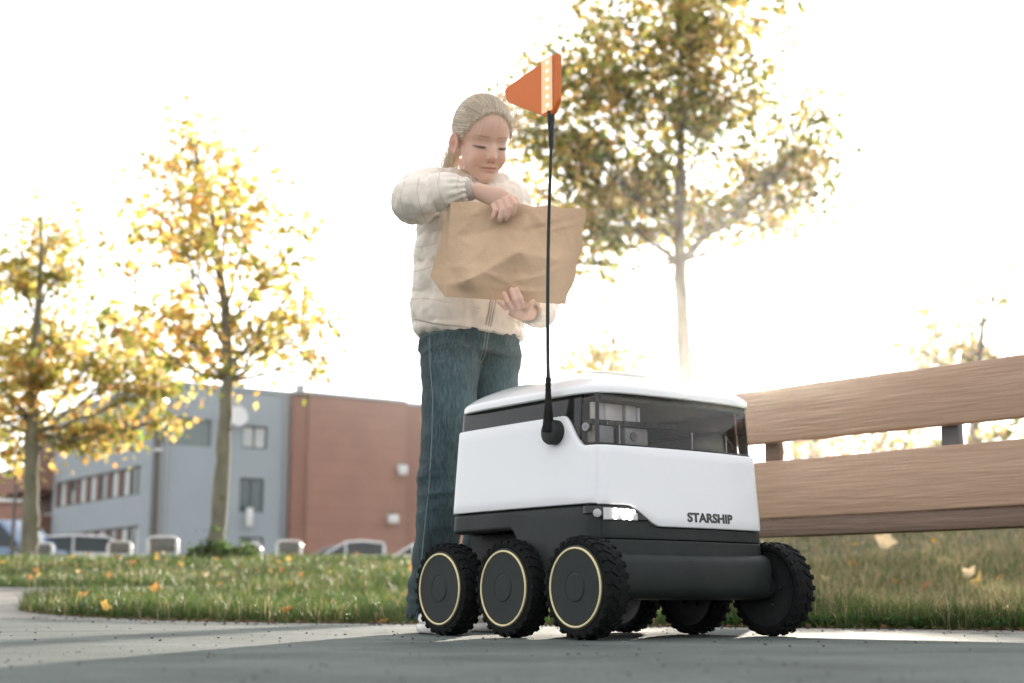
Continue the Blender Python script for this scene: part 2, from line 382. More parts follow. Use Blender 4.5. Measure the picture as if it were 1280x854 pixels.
named = [(1107, 681, .034, 3, 'large pale leaf glowing in the grass just under the bench'), (1066, 710, .022, 1, 'small upright orange leaf in the grass between the robot and the pale leaf'),
         (1031, 730, .022, 3, 'pale curled leaf in the grass beside the robot front wheel'), (1158, 738, .03, 2, 'brown curled leaf in the middle of the right-hand grass'),
         (1224, 733, .036, 0, 'large golden leaf at the far right of the grass'), (1212, 722, .028, 3, 'withered pale leaf behind the large golden leaf'),
         (1250, 727, .024, 1, 'small orange leaf at the right edge beside the golden leaf'), (103, 753, .05, 1, 'bright orange leaf standing at the left tip of the grass island'),
         (131, 764, .035, 0, 'golden leaf lying at the pavement edge of the grass island'), (194, 742, .045, 1, 'pair-sized orange leaf on the left slope of the grass island'),
         (480, 779, .022, 1, 'small orange leaf on the pavement edge left of the robot'), (512, 774, .03, 2, 'brown leaf in the grass beside the jeans hem'),
         (517, 715, .03, 1, 'orange leaf high in the grass beside the jeans')]
ground_hits = []
for px_, py_, r, mi, lab in named:
    h = on_ground(px_, py_)
    if h is None: continue
    r = {.034: 16, .022: 8, .03: 10, .036: 15, .028: 12, .024: 8, .05: 13, .035: 10, .045: 10}[r]*h[1]/FPX*(1.0)
    o = fallen('fallen_leaf', h[0], h[1], float(T(*h))+.05 if py_ < 770 else float(T(*h))+.035, r, m_fl[mi], (random.uniform(.7, 1.2), random.uniform(-.4, .4)))
    if py_ > 773: o.rotation_euler[0] = .2
    prop(o, lab, 'leaf', 'fallen leaves on the grass')
cnt = 0
while cnt < 110:
    y = random.uniform(4.2, 14); x = random.uniform(-.37, .37)*y
    if y < 6.5 and random.random() < .7: continue
    if not bool(in_lawn(np.array(x), np.array(y))): continue
    if x > .8 and random.random() < .6: continue
    mi = random.choice([0, 0, 1, 1, 2, 3]); side_ = 'the grass left of the child' if x < -.3 else 'the grass behind the robot' if x < .9 else 'the grass under and behind the bench'
    o = fallen('fallen_leaf', x, y, float(T(x, y))+.045, random.uniform(.02, .038), m_fl[mi], (random.uniform(.2, 1.2), random.uniform(-.5, .5)))
    prop(o, 'small '+['golden', 'orange', 'brown', 'pale tan'][mi]+' fallen leaf lying in '+side_, 'leaf', 'fallen leaves on the grass'); cnt += 1
# ============================================================ DELIVERY ROBOT (local x = driving direction, +w = the side facing left in the photo = -y)
m_white = mat('robot_white_shell', (.80, .80, .82), .32, vary=.015, vscale=3, coat=.3)
m_lid = mat('robot_white_lid', (.78, .78, .79), .22, vary=.02, vscale=3, coat=.6)
m_dark = mat('robot_dark_plastic', (.014, .019, .018), .45, vary=.12, vscale=9, col2=(.024, .029, .027), bump=.12, bscale=900, spec=0.22)
m_band = mat('robot_gloss_black', (.012, .014, .014), .10, vary=.05, spec=0.4)
m_black = mat('matt_black_inside', (.012, .012, .012), .7, vary=.1)
m_rub = mat('tyre_rubber', (.010, .011, .011), .8, vary=.25, vscale=40, bump=.2, bscale=200, spec=0.12)
m_disc = mat('wheel_disc_grey', (.022, .027, .026), .5, vary=.1, vscale=20, bump=.08, bscale=600, spec=0.22)
m_ring = mat('wheel_ring_cream', (.78, .66, .36), .4, vary=.03)
m_metal = mat('grey_metal', (.35, .35, .36), .35, metal=.8, vary=.05)
m_seam = mat('seam_dark', (.05, .05, .05), .8)
m_wglass = glassm('visor_glass', (.84, .83, .82))
m_qglass = glassm('quarter_glass', (.82, .78, .74))
RA = R(37.4); RX, RY = .213, 3.216
rb = thing('delivery_robot', 'white six-wheeled delivery robot with dark lower body, lit headlight and tall flag', 'robot', (RX, RY, 0), -(math.pi/2-RA))
# perimeter of the hull: from rear-left round the front to rear-right; (x, w)
XF_, XR_, WH = .250, .283, .245
def corner(cx, cw, r, a0, a1, n=10):
    return [(cx+r*math.cos(a0+(a1-a0)*k/n), cw+r*math.sin(a0+(a1-a0)*k/n)) for k in range(n+1)]
def line(p, q, n): return [(p[0]+(q[0]-p[0])*k/n, p[1]+(q[1]-p[1])*k/n) for k in range(1, n)]
rf_, rr_ = .035, .05
A_ = corner(-XR_+rr_, WH-rr_, rr_, math.pi, math.pi/2)          # rear-left
B_ = corner(XF_-rf_, WH-rf_, rf_, math.pi/2, 0)                 # front-left
C_ = corner(XF_-rf_, -WH+rf_, rf_, 0, -math.pi/2)
D_ = corner(-XR_+rr_, -WH+rr_, rr_, -math.pi/2, -math.pi)
PER = A_+line(A_[-1], B_[0], 60)+B_+line(B_[-1], C_[0], 60)+C_+line(C_[-1], D_[0], 60)+D_+line(D_[-1], A_[0], 40)
PER = np.array(PER); NP_ = len(PER)
_bul = .020*np.clip(1-(PER[:, 1]/(WH-.01))**2, 0, 1)*(PER[:, 0] > XF_-.012); PER[:, 0] += _bul
_bs = .008*np.clip(1-((PER[:, 0]+.02)/.27)**2, 0, 1)*(np.abs(PER[:, 1]) > WH-.012); PER[:, 1] += np.sign(PER[:, 1])*_bs
_t = np.roll(PER, -1, 0)-np.roll(PER, 1, 0); NRM = np.stack([-_t[:, 1], _t[:, 0]], 1)
NRM /= np.linalg.norm(NRM, axis=1)[:, None]
if (NRM*PER).sum(1).mean() < 0: NRM = -NRM
def idx(x, w_): return int(np.argmin((PER[:, 0]-x)**2+(PER[:, 1]-w_)**2))
iRL, iFL, iFR, iRR = idx(-.283, .195), idx(XF_-.006, WH-.006), idx(XF_-.006, -WH+.006), idx(-.283, -.195)
def hp(i, z, off=0.0):
    i %= NP_
    tp = -.016*(z-.27)/.23
    q = PER[i]+NRM[i]*(off+tp)
    return (q[0], -q[1], z)
def patch(name, i0, i1, zlo, zhi, off, th, m, b=.003, rows=8, parent=None, label=None, dome=0):
    if i1 < i0: i1 += NP_
    cols = [(i0, off-th), (i0, off-b)]+[(i, off) for i in range(i0+1, i1)]+[(i1, off-b), (i1, off-th)]
    G = []
    for i, o in cols:
        q = PER[i % NP_]; a, c = zlo(q[0], q[1]), zhi(q[0], q[1])
        c = max(c, a+2.2*b)
        rr = [(a, min(o, off-th)), (a, min(o, off-b)), (a+b*.3, min(o, off-b*.3)), (a+b, o)]
        rr += [(a+b+(c-a-2*b)*k/rows, o+dome*math.sin(math.pi*k/rows)) for k in range(1, rows)]
        rr += [(c-b, o), (c-b*.3, min(o, off-b*.3)), (c, min(o, off-b)), (c, min(o, off-th))]
        G.append([hp(i, z, o2) for z, o2 in rr])
    return obj(name, MB().grid(G), m, parent or rb, smooth=50, label=label)
zW = lambda x, w_: .270
def ztop_side(x, w_):
    return .458-.068*float(sstep(.135, .205, x))
def zbot_front(x, w_):          # the headlight cut-out on the left, then low
    return .268-.042*float(sstep(.172, .088, w_))*1.0 if w_ > 0 else .226+.020*float(sstep(-.222, -.243, w_))
def ztop_front(x, w_): return .390
def zb_right(x, w_): return .268-.022*float(sstep(.20, .24, x))
patch('side_panel', iRL, iFL, zW, ztop_side, 0, .012, m_white, label='white side panel facing the left')
patch('front_panel', iFL, iFR, zbot_front, ztop_front, .0005, .012, m_white, label='white front panel with lettering')
patch('side_panel', iFR, iRR, zb_right, ztop_side, 0, .012, m_white, label='white side panel facing the bench')
patch('rear_panel', iRR, iRL, zW, lambda x, w_: .458, 0, .012, m_white)
# dark band under the lid
iQ = idx(.185, WH); iQ2 = idx(.185, -WH)
patch('dark_band', iRL-6, iQ, lambda x, w_: ztop_side(x, w_)-.006, lambda x, w_: .503, -.006, .006, m_band, b=.001)
patch('dark_band', iQ2, iRR+6, lambda x, w_: ztop_side(x, w_)-.006, lambda x, w_: .503, -.006, .006, m_band, b=.001)
patch('dark_band', iRR+5, iRL-5, lambda x, w_: .452, lambda x, w_: .503, -.007, .006, m_band, b=.001)
patch('quarter_glass', iQ, iFL-1, lambda x, w_: ztop_side(x, w_)-.006, lambda x, w_: .503, -.008, .002, m_qglass, b=.0005)
patch('quarter_glass', iFR+1, iQ2, lambda x, w_: ztop_side(x, w_)-.006, lambda x, w_: .503, -.008, .002, m_qglass, b=.0005)
patch('visor_glass', iFL, iFR, lambda x, w_: .384, lambda x, w_: .503, -.006, .002, m_wglass, b=.0005)
patch('window_frame', iFL-1, iFL+1, lambda x, w_: .386, lambda x, w_: .502, -.003, .006, m_band, b=.001)
patch('window_frame', iFL+2, iFR, lambda x, w_: .486, lambda x, w_: .502, -.009, .010, m_dark, b=.002)
patch('window_sill', iFL+1, iFR-1, lambda x, w_: .382, lambda x, w_: .3935, -.004, .012, m_dark, b=.002)
# inside of the sensor bay
mbx = MB(); mbx.box((.05, 0, .39), (.36, .40, .01)); mbx.box((.06, 0, .497), (.34, .42, .006))
obj('bay_floor', mbx, m_black, rb, smooth=0)
0 and obj('bay_rear_wall', MB().box((-.12, 0, .445), (.02, .40, .1)), mat('bay_wall_grey', (.22, .22, .21), .5), rb, smooth=0)
mbx = MB()
for k in range(24):
    if k > 11: continue
    w0 = .215-.43*k/24; w1 = .215-.43*(k+1)/24
    mbx.box((.225-.03*(w0/.22)**2, -(w0+w1)/2, .441), (.016, .0185, .010))
obj('cross_bar', mbx, m_dark, rb, smooth=0)
m_refl = mat('pale_reflector', (.85, .85, .86), .25, vary=.1, vscale=20)
m_greyp = mat('bay_grey_panel', (.42, .43, .43), .35, vary=.2, vscale=12)
mbx = MB()
for w0, w1, z0, z1 in [(.212, .178, .447, .483), (.176, .128, .447, .483), (.120, .090, .447, .483), (.086, .078, .449, .481)]:
    mbx.box((.196, -(w0+w1)/2, (z0+z1)/2), (.01, abs(w0-w1), z1-z0), bev=.002)
obj('reflector_panel', mbx, m_refl, rb, smooth=30)
mbx = MB()
for w0, w1 in [(.214, .165), (.135, .070)]:
    mbx.box((.200, -(w0+w1)/2, .4155), (.03, abs(w0-w1), .036), bev=.003)
obj('sensor_box', mbx, m_greyp, rb, smooth=30)
def camera_lens(x, w_, z, r, ang, name='camera_lens'):
    mb = MB(); d = Vector((math.cos(ang), -math.sin(ang), 0)); c = Vector((x, -w_, z))
    mb.tube([c-d*.01, c, c+d*.002, c+d*.002, c+d*.0005], [r, r, r*.9, r*.72, r*.66], 20)
    o = obj(name, mb, m_metal, rb)
    obj('lens_glass', MB().tube([c, c+d*.0012], [r*.7, r*.62], 20), m_band, o)
camera_lens(.217, .112, .4155, .010, 0)
camera_lens(.207, .236, .428, .009, math.pi/2-.3, )
# thin bright fittings seen through the visor
mbx = MB()
for w_ in (.150, -.06, -.165): mbx.tube([(.214, -w_, .396), (.214, -w_, .436)], .0022, 8)
obj('bay_clip', mbx, m_metal, rb)
# lid: overhanging rim and a domed top
mbx = MB(); G = []
prof = [(-.004, .499), (.002, .4975), (.0045, .500), (.0045, .507), (.003, .513), (-.003, .5185)]
PERS = PER.copy()
for _ in range(90): PERS = (np.roll(PERS, 1, 0)+2*PERS+np.roll(PERS, -1, 0))/4
def lidring(off, z, sc):
    off -= .009
    out = []
    for i in range(NP_):
        q = PERS[i]+NRM[i]*off; q = (q[0]*sc+(-.015)*(1-sc), q[1]*sc)
        out.append((q[0], -q[1], z))
    return out
for o, z in prof: G.append(lidring(o-.008*(z > .6), z, 1))
for k in range(1, 15):
    t = k/14; sc = 1-t*.985; z = .5185+.0640*(1-(1-t)**2.0)**.8
    G.append(lidring(-.003*(1-t), z, sc))
mbx.grid(G, wrap=True); mbx.add(lidring(0, .5825, .015), [tuple(range(NP_))]); mbx.add(lidring(-.004, .499, 1), [tuple(range(NP_))[::-1]])
obj('lid', mbx, m_lid, rb, smooth=40)
# lower body
zs_skirt = lambda x, w_: .226-.135*float(sstep(-.03, .07, x))
patch('lower_side', iRL-3, iFL+2, zs_skirt, lambda x, w_: .2685, -.004, .05, m_dark, b=.006)
patch('lower_side', iFR-2, iRR+3, zs_skirt, lambda x, w_: .2685, -.004, .05, m_dark, b=.006)
patch('lower_rear', iRR+2, iRL-2, lambda x, w_: .12, lambda x, w_: .2685, -.005, .05, m_dark, b=.006)
patch('lower_front', iFL+1, iFR-1, lambda x, w_: .200, lambda x, w_: min(zbot_front(x, w_)-.0015, .2665), -.005, .03, m_dark, b=.0015)
patch('lower_front', iFL-8, iFR+8, lambda x, w_: .168, lambda x, w_: .1985, -.004, .03, m_dark, b=.0015)
mbx = MB().box((-.02, 0, .165), (.46, .36, .13), bev=.02); mbx.box((.13, 0, .24), (.2, .42, .05)); obj('chassis', mbx, m_black, rb)
# bumper with the rounded ends that carry the front wheels
G = []
for k in range(41):
    w_ = -.262+.524*k/40; e = max(0, abs(w_)-.232)/.03; s_ = math.sqrt(max(0, 1-e*e)) if e < 1 else 0
    s_ = max(s_, .55); xo = .268+.022*(1-(w_/.26)**2); cx, cz = .215, .127
    hx, hz = (xo-cx)*s_, .049*(.8+.2*s_)
    ring = []
    for a in range(28):
        an = 2*math.pi*a/28; cc, ss = math.cos(an), math.sin(an)
        ring.append((cx+hx*math.copysign(abs(cc)**.45, cc), -w_, cz+hz*math.copysign(abs(ss)**.55, ss)))
    G.append(ring)
mbx = MB().grid(G, wrap=True); mbx.add(G[0], [tuple(range(28))]); mbx.add(G[-1], [tuple(range(28))])
obj('bumper', mbx, m_dark, rb, smooth=50)
# headlight
def zl0(x, w_): return .2305+.006*float(sstep(.13, .10, w_))+.012*float(sstep(.215, .243, w_))
iH0, iH1 = idx(.20, WH), idx(XF_+.01, .105)
patch('headlight_housing', iH0+1, iH1, lambda x, w_: zl0(x, w_)+.006, lambda x, w_: min(.266, zbot_front(x, w_)-.001), -.0015, .02, m_band, b=.002)
hl = bpy.data.objects.get('headlight_housing')
m_led = emit('headlight_led', (1, .97, .93), 2.5)
m_lens = mat('sensor_grey', (.45, .45, .45), .3, vary=.05)
def hull_at(x, w_, z, off):
    i = idx(x, w_); q = Vector(hp(i, z, off)); nn = Vector((NRM[i][0], -NRM[i][1], 0)); return q, nn
mbx = MB()
q, nn = hull_at(XF_-.012, WH-.008, .2505, -.001); mbx.tube([q-nn*.004, q+nn*.002, q+nn*.003], [.0085, .0085, .006], 24); obj('round_sensor', mbx, m_lens, rb)
patch('headlight_lens', idx(XF_-.004, WH-.022), idx(XF_+.01, .148), lambda x, w_: .2375, lambda x, w_: .2615-.010*float(sstep(.168, .148, w_)), .0012, .006, emit('headlight_glow', (.30, .30, .30), .25), b=.002)
lamp = MB(); rim = MB()
for r_ in range(2):
    for c_ in range(4 if r_ == 0 else 3):
        q, nn = hull_at(XF_+.01, .207-.0165*c_-(.005 if r_ else 0), .2435+.0120*(1-r_)-.0005*c_, 0.0018)
        t = Vector((nn.y, -nn.x, 0))
        lamp.tube([q-nn*.002, q+nn*.0025, q+nn*.004], [.0056, .0052, .0034], 12)
q, nn = hull_at(XF_+.01, .184, .249, 0)
tt = Matrix.Rotation(math.atan2(nn.y, nn.x), 3, 'Z')
h_ = obj('headlight', lamp, m_led, rb)
m_ll = glassm('headlight_cover', (.97, .97, .97))
# antenna with flag
ax, aw = .116, WH+.010
mbx = MB(); d = Vector((0, -1, 0)); c0 = Vector((ax, -aw+.01, .424))
mbx.tube([c0-d*.006, c0+d*.012, c0+d*.0165, c0+d*.018], [.0265, .0265, .0245, .020], 36)
mount = obj('antenna_mount', mbx, m_dark, rb)
px0 = Vector((ax, -aw-.007, .424))
path = [px0+Vector((0, 0, .0)), px0+Vector((.001, 0, .03)), px0+Vector((.0015, 0, .06)), px0+Vector((.0015, 0, .095))]
mbx = MB().tube(path, [.0125, .0105, .0075, .0055], 16)
for k in range(5): mbx.lathe([(.0056, -.005), (.0064, 0), (.0056, .005)], (px0.x+.0015, px0.y, px0.z+.066+.011*k), axis='z', seg=14)
obj('flex_joint', mbx, m_rub, rb)
pp = []
for k in range(21):
    t = k/20; pp.append(px0+Vector((.0015-.006*math.sin(t*math.pi)+.014*t, 0, .09+.527*t)))
obj('antenna_pole', MB().tube(pp, [.0042-.0008*k/20 for k in range(21)], 10), m_dark, rb)
top = pp[-1]
obj('pole_ferrule', MB().tube([top-Vector((0, 0, .002)), top+Vector((0, 0, .03)), top+Vector((0, 0, .078)), top+Vector((0, 0, .083))], [.0055, .0066, .0088, .0088], 14), m_dark, rb)
m_flag = mat('flag_orange', (.58, .17, .02), .45, vary=.04, vscale=10)
n = m_flag.node_tree; b = n.nodes['Principled BSDF']; t = n.nodes.new('ShaderNodeBsdfTranslucent'); t.inputs['Color'].default_value = (1, .36, .05, 1)
mx = n.nodes.new('ShaderNodeMixShader'); mx.inputs[0].default_value = .2; n.links.new(b.outputs[0], mx.inputs[1]); n.links.new(t.outputs[0], mx.inputs[2]); n.links.new(mx.outputs[0], n.nodes['Material Output'].inputs['Surface'])
m_strip = emit('flag_light_strip', (.95, .40, .20), .28)
m_dot = emit('flag_led', (1.0, .72, .48), 1.0)
fz = top.z+.078
def fl(u, v): return Vector((top.x+u, top.y, fz+v))     # u along the robot, v up
def smooth_poly(pts, r=.25, n=5):
    out = []; m = len(pts)
    for i in range(m):
        p0, p1, p2, rr = pts[i-1][:2], pts[i][:2], pts[(i+1) % m][:2], pts[i][2]
        a = Vector(p0)-Vector(p1); c = Vector(p2)-Vector(p1); a.normalize(); c.normalize()
        for k in range(n+1):
            t = k/n; q = Vector(p1)+a*rr*(1-t)**2+c*rr*t**2; out.append((q.x, q.y))
    return out
FP = smooth_poly([(.030, .128, .008), (.030, .02, .008), (.012, -.006, .006), (-.014, -.006, .004), (-.150, .066, .012), (-.163, .100, .016), (-.015, .122, .006)])
mb1 = MB().prism([fl(u, v)+Vector((0, .006, 0)) for u, v in FP], (0, -.012, 0))
fo = obj('flag', mb1, m_flag, rb, bev=.0015, smooth=30)
SP = [(.012, .1262), (.012, .002), (-.022, .002), (-.022, .1225)]
obj('light_strip', MB().prism([fl(u, v)+Vector((0, -.0062, 0)) for u, v in SP], (0, -.0022, 0)), m_strip, fo, smooth=0)
for k in range(6):
    q = fl(-.002, .016+.0195*k)+Vector((0, -.0084, 0)); obj('flag_led', MB().tube([q, q+Vector((0, -.0025, 0))], [.0042, .003], 12), m_dot, fo)
obj('flag_edge_bead', MB().tube([fl(.0135, .003)+Vector((0, -.008, 0)), fl(.0135, .126)+Vector((0, -.008, 0))], .0017, 8), mat('flag_bead', (.9, .62, .42), .3), fo)
# wheels
RT = .1025
tyre = MB()
prof = [(.081, -.0235), (.084, -.0262), (.090, -.0275), (.095, -.0255), (.0985, -.020), (.0995, -.008), (.0995, .008), (.0985, .020), (.095, .0255), (.090, .0275), (.084, .0262), (.081, .0235)]
tyre.lathe(prof, seg=64)
NB = 26
for k in range(NB):
    for s in (-1, 1):
        a = 2*math.pi*(k+(.5 if s > 0 else 0))/NB
        for part, (y0, y1, da0, da1, wd, rr) in enumerate([(s*.001, s*.0165, 0, .10, .0095, RT), (s*.017, s*.0265, .10, .115, .0115, RT-.0015)]):
            vs = []
            for yy, dd in ((y0, da0), (y1, da1)):
                rtop = rr-(.004 if abs(yy) > .02 else 0); rbot = .093
                for r2 in (rbot, rtop):
                    for e in (-1, 1):
                        aa = a+dd+e*wd/(2*RT)*(1 if r2 == rbot else .8)
                        vs.append((r2*math.cos(aa), yy, r2*math.sin(aa)))
            tyre.add(vs, [(0, 1, 3, 2), (4, 6, 7, 5), (0, 4, 5, 1), (2, 3, 7, 6), (0, 2, 6, 4), (1, 5, 7, 3)])
    for s in (-1, 1):     # shoulder blocks reaching down the sidewall
        a = 2*math.pi*(k+(.5 if s > 0 else 0))/NB+.115; vs = []
        for r2, yy in ((.0915, s*.0235), (.100, s*.022)):
            for dy in (0, s*.005 if r2 < .095 else s*.0055):
                for e in (-1, 1): vs.append((r2*math.cos(a+e*.052), yy+dy, r2*math.sin(a+e*.052)))
        tyre.add(vs, [(0, 1, 3, 2), (4, 6, 7, 5), (0, 4, 5, 1), (2, 3, 7, 6), (0, 2, 6, 4), (1, 5, 7, 3)])
def wheel_parts(parent_name, x, w_, side, proto=None):
    """side +1: outer face toward +w (= -y)"""
    if proto is None:
        o = obj('wheel', tyre, m_rub, rb, smooth=35)
        s = -1
        dsc = obj('wheel_disc', MB().lathe([(.0001, s*.0295), (.0280, s*.0295), (.0285, s*.0288), (.0305, s*.0288), (.031, s*.0295), (.055, s*.0295), (.0735, s*.0300), (.0745, s*.029), (.083, s*.0280), (.0835, s*.024)], seg=64), m_disc, o, smooth=12)
        obj('wheel_ring', MB().lathe([(.0748, s*.0285), (.0752, s*.0308), (.0770, s*.0314), (.0788, s*.0308), (.0792, s*.0285)], seg=72), m_ring, o)
        obj('hub_cap', MB().lathe([(.0001, s*.0304), (.0262, s*.0304), (.0275, s*.0298), (.0278, s*.0290)], seg=40), m_disc, o, smooth=12)
        inn = MB().lathe([(.0001, .010), (.02, .010), (.055, .014), (.076, .018), (.083, .024)], seg=48)
        inn.lathe([(.022, .008), (.022, .034), (.0001, .034)], seg=24)
        for k in range(5):
            a = k*2*math.pi/5; inn.tube([(.038*math.cos(a), .012, .038*math.sin(a)), (.038*math.cos(a), .019, .038*math.sin(a))], .004, 8)
        obj('inner_rim', inn, m_disc, o)
    else:
        o = proto.copy(); C.objects.link(o); o.parent = rb
        for ch in proto.children:
            c = ch.copy(); C.objects.link(c); c.parent = o
    o.location = (x, -w_, RT); o.rotation_euler = (0, random.random()*6, 0 if side > 0 else math.pi)
    return o
pw = wheel_parts('', .236, .263, 1)
for x, w_, s in [(0, .263, 1), (-.236, .263, 1), (.236, -.276, -1), (0, -.268, -1), (-.236, -.268, -1)]: wheel_parts('', x, w_, s, pw)
# axles / swing arms
mbx = MB()
for x in (-.236, 0, .236): mbx.tube([(x, -.24, RT), (x, .245, RT)], .016, 14)
for s in (-1, 1): mbx.tube([(-.236, s*.19, RT), (-.11, s*.19, .15), (0, s*.19, RT)], [.018, .022, .018], 10)
obj('axle', mbx, m_dark, rb)
# lettering on the front panel
def text_mesh(txt, size, bold=.012, ext=.0006, shear=.0):
    cu = bpy.data.curves.new('lettering', 'FONT'); cu.body = txt; cu.size = size; cu.extrude = ext; cu.offset = bold*size; cu.align_x = 'LEFT'; cu.shear = shear
    cu.space_character = 1.02
    o = bpy.data.objects.new('lettering', cu); C.objects.link(o)
    dg = bpy.context.evaluated_depsgraph_get(); me = bpy.data.meshes.new_from_object(o.evaluated_get(dg))
    bpy.data.objects.remove(o); bpy.data.curves.remove(cu); return me
me = text_mesh('STARSHIP', .0262, .030)
xs_ = [v.co.x for v in me.vertices]; x0, x1 = min(xs_), max(xs_)
W0, W1 = .0150, -.1240                       # across the front, left end to right end as seen
for v in me.vertices:
    w_ = W0+(W1-W0)*(v.co.x-x0)/(x1-x0); i = idx(XF_+.02, w_)
    xw = np.interp(w_, PER[iFR-5:iFL+5:-1, 1] if False else PER[iFL:iFR, 1][::-1], PER[iFL:iFR, 0][::-1])
    z = .2395+v.co.y; v.co = Vector((xw-.016*(z-.27)/.23+.0012+v.co.z, -w_, z))
me.materials.append(mat('lettering_black', (.03, .03, .03), .4))
lo_ = bpy.data.objects.new('lettering', me); C.objects.link(lo_); lo_.parent = rb
# ============================================================ BENCH
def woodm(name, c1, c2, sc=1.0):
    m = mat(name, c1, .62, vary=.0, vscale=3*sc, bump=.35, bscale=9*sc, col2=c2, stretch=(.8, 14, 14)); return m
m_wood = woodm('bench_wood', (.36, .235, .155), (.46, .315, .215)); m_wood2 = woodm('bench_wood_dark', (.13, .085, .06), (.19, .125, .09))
Bo = P(948, 671, 4.5); Bd = Vector((.669, -.743, 0)).normalized()      # towards the right of the photo and the camera
bang = math.atan2(Bd.y, Bd.x)
bl = hit(885, 600, (Bo.x, Bo.y), (Bd.x, Bd.y))[0]; br = 1.75
bz = lambda px_, py_: hit(px_, py_, (Bo.x, Bo.y), (Bd.x, Bd.y))[1]
bench = thing('wooden_bench', 'long wooden park bench seen from behind with two wide back boards, right of the robot', 'bench', (Bo.x, Bo.y, 0), bang)
Lb = br-bl; xc = (br+bl)/2
# local x along the bench, local -y towards camera-left side; backrest planks face the camera
def plank(name, z0, z1, y, th, m, x0=bl, x1=br, bev=.006, lab=None):
    return obj(name, MB().box(((x0+x1)/2, y, (z0+z1)/2), (x1-x0, th, z1-z0), bev=bev), m, bench, smooth=40, label=lab)
zt1, zb1 = bz(1080, 470), bz(1080, 541); zt2, zb2 = bz(1280, 548), bz(1280, 632); zb3 = bz(1280, 658)
plank('back_board', zb1, zt1, .02, .045, m_wood, lab='upper back board')
plank('back_board', zb2+.001, zt2, .02, .045, m_wood, lab='lower back board')
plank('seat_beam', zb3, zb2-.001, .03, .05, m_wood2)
for k in range(4): plank('seat_plank', zb2-.035, zb2+.005, .115+.105*k, .095, m_wood)
m_post = mat('bench_post_metal', (.10, .10, .11), .5, metal=.3)
for px_ in (1177, 953):
    t = hit(px_, 550, (Bo.x, Bo.y), (Bd.x, Bd.y))[0]
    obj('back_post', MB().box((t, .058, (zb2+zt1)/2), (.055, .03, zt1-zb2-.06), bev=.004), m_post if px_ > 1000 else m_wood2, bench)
for px_ in (1177, 953):
    t = hit(px_, 550, (Bo.x, Bo.y), (Bd.x, Bd.y))[0]
    pass
for t in (bl+.02, br-.2):
    y0 = Bo+Bd*t; gz = float(T(y0.x, y0.y))
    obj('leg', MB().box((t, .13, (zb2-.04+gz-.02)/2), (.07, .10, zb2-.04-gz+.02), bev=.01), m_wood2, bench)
# ============================================================ TREES
m_bark = mat('bark_grey', (.15, .12, .09), .9, vary=.35, vscale=9, bump=.8, bscale=30, stretch=(1, 1, .35))
m_bark2 = mat('bark_mossy', (.19, .18, .125), .9, vary=.4, vscale=9, bump=.8, bscale=30, stretch=(1, 1, .35))
m_leaf = leafm('tree_leaf', .58, .5, 1.3)
LP = np.array([(0, 0)]+LO)*.5
def leaf_cloud(centers, size, cols):
    n = len(centers); k = len(LP)
    nrm = rng.normal(0, 1, (n, 3)); nrm[:, 2] += .35; nrm /= np.linalg.norm(nrm, axis=1)[:, None]
    r = rng.normal(0, 1, (n, 3)); t = np.cross(nrm, r); t /= np.linalg.norm(t, axis=1)[:, None]; b = np.cross(nrm, t)
    S = size*(.65+.7*rng.random(n)); V = np.zeros((n, k, 3), np.float32)
    for j in range(k):
        x, y = LP[j]; V[:, j] = centers+(t*x+b*y)*S[:, None]+nrm*(S*(x*x+.6*y*y)*.8*(1 if j else 0))[:, None]
    o = (np.arange(n)*k)[:, None]
    F = np.concatenate([o+np.array([0, j, j % (k-1)+1]) for j in range(1, k)], 1).reshape(-1, 3)
    return V.reshape(-1, 3), F, np.repeat(cols[:, None], k, 1).reshape(-1, 3)
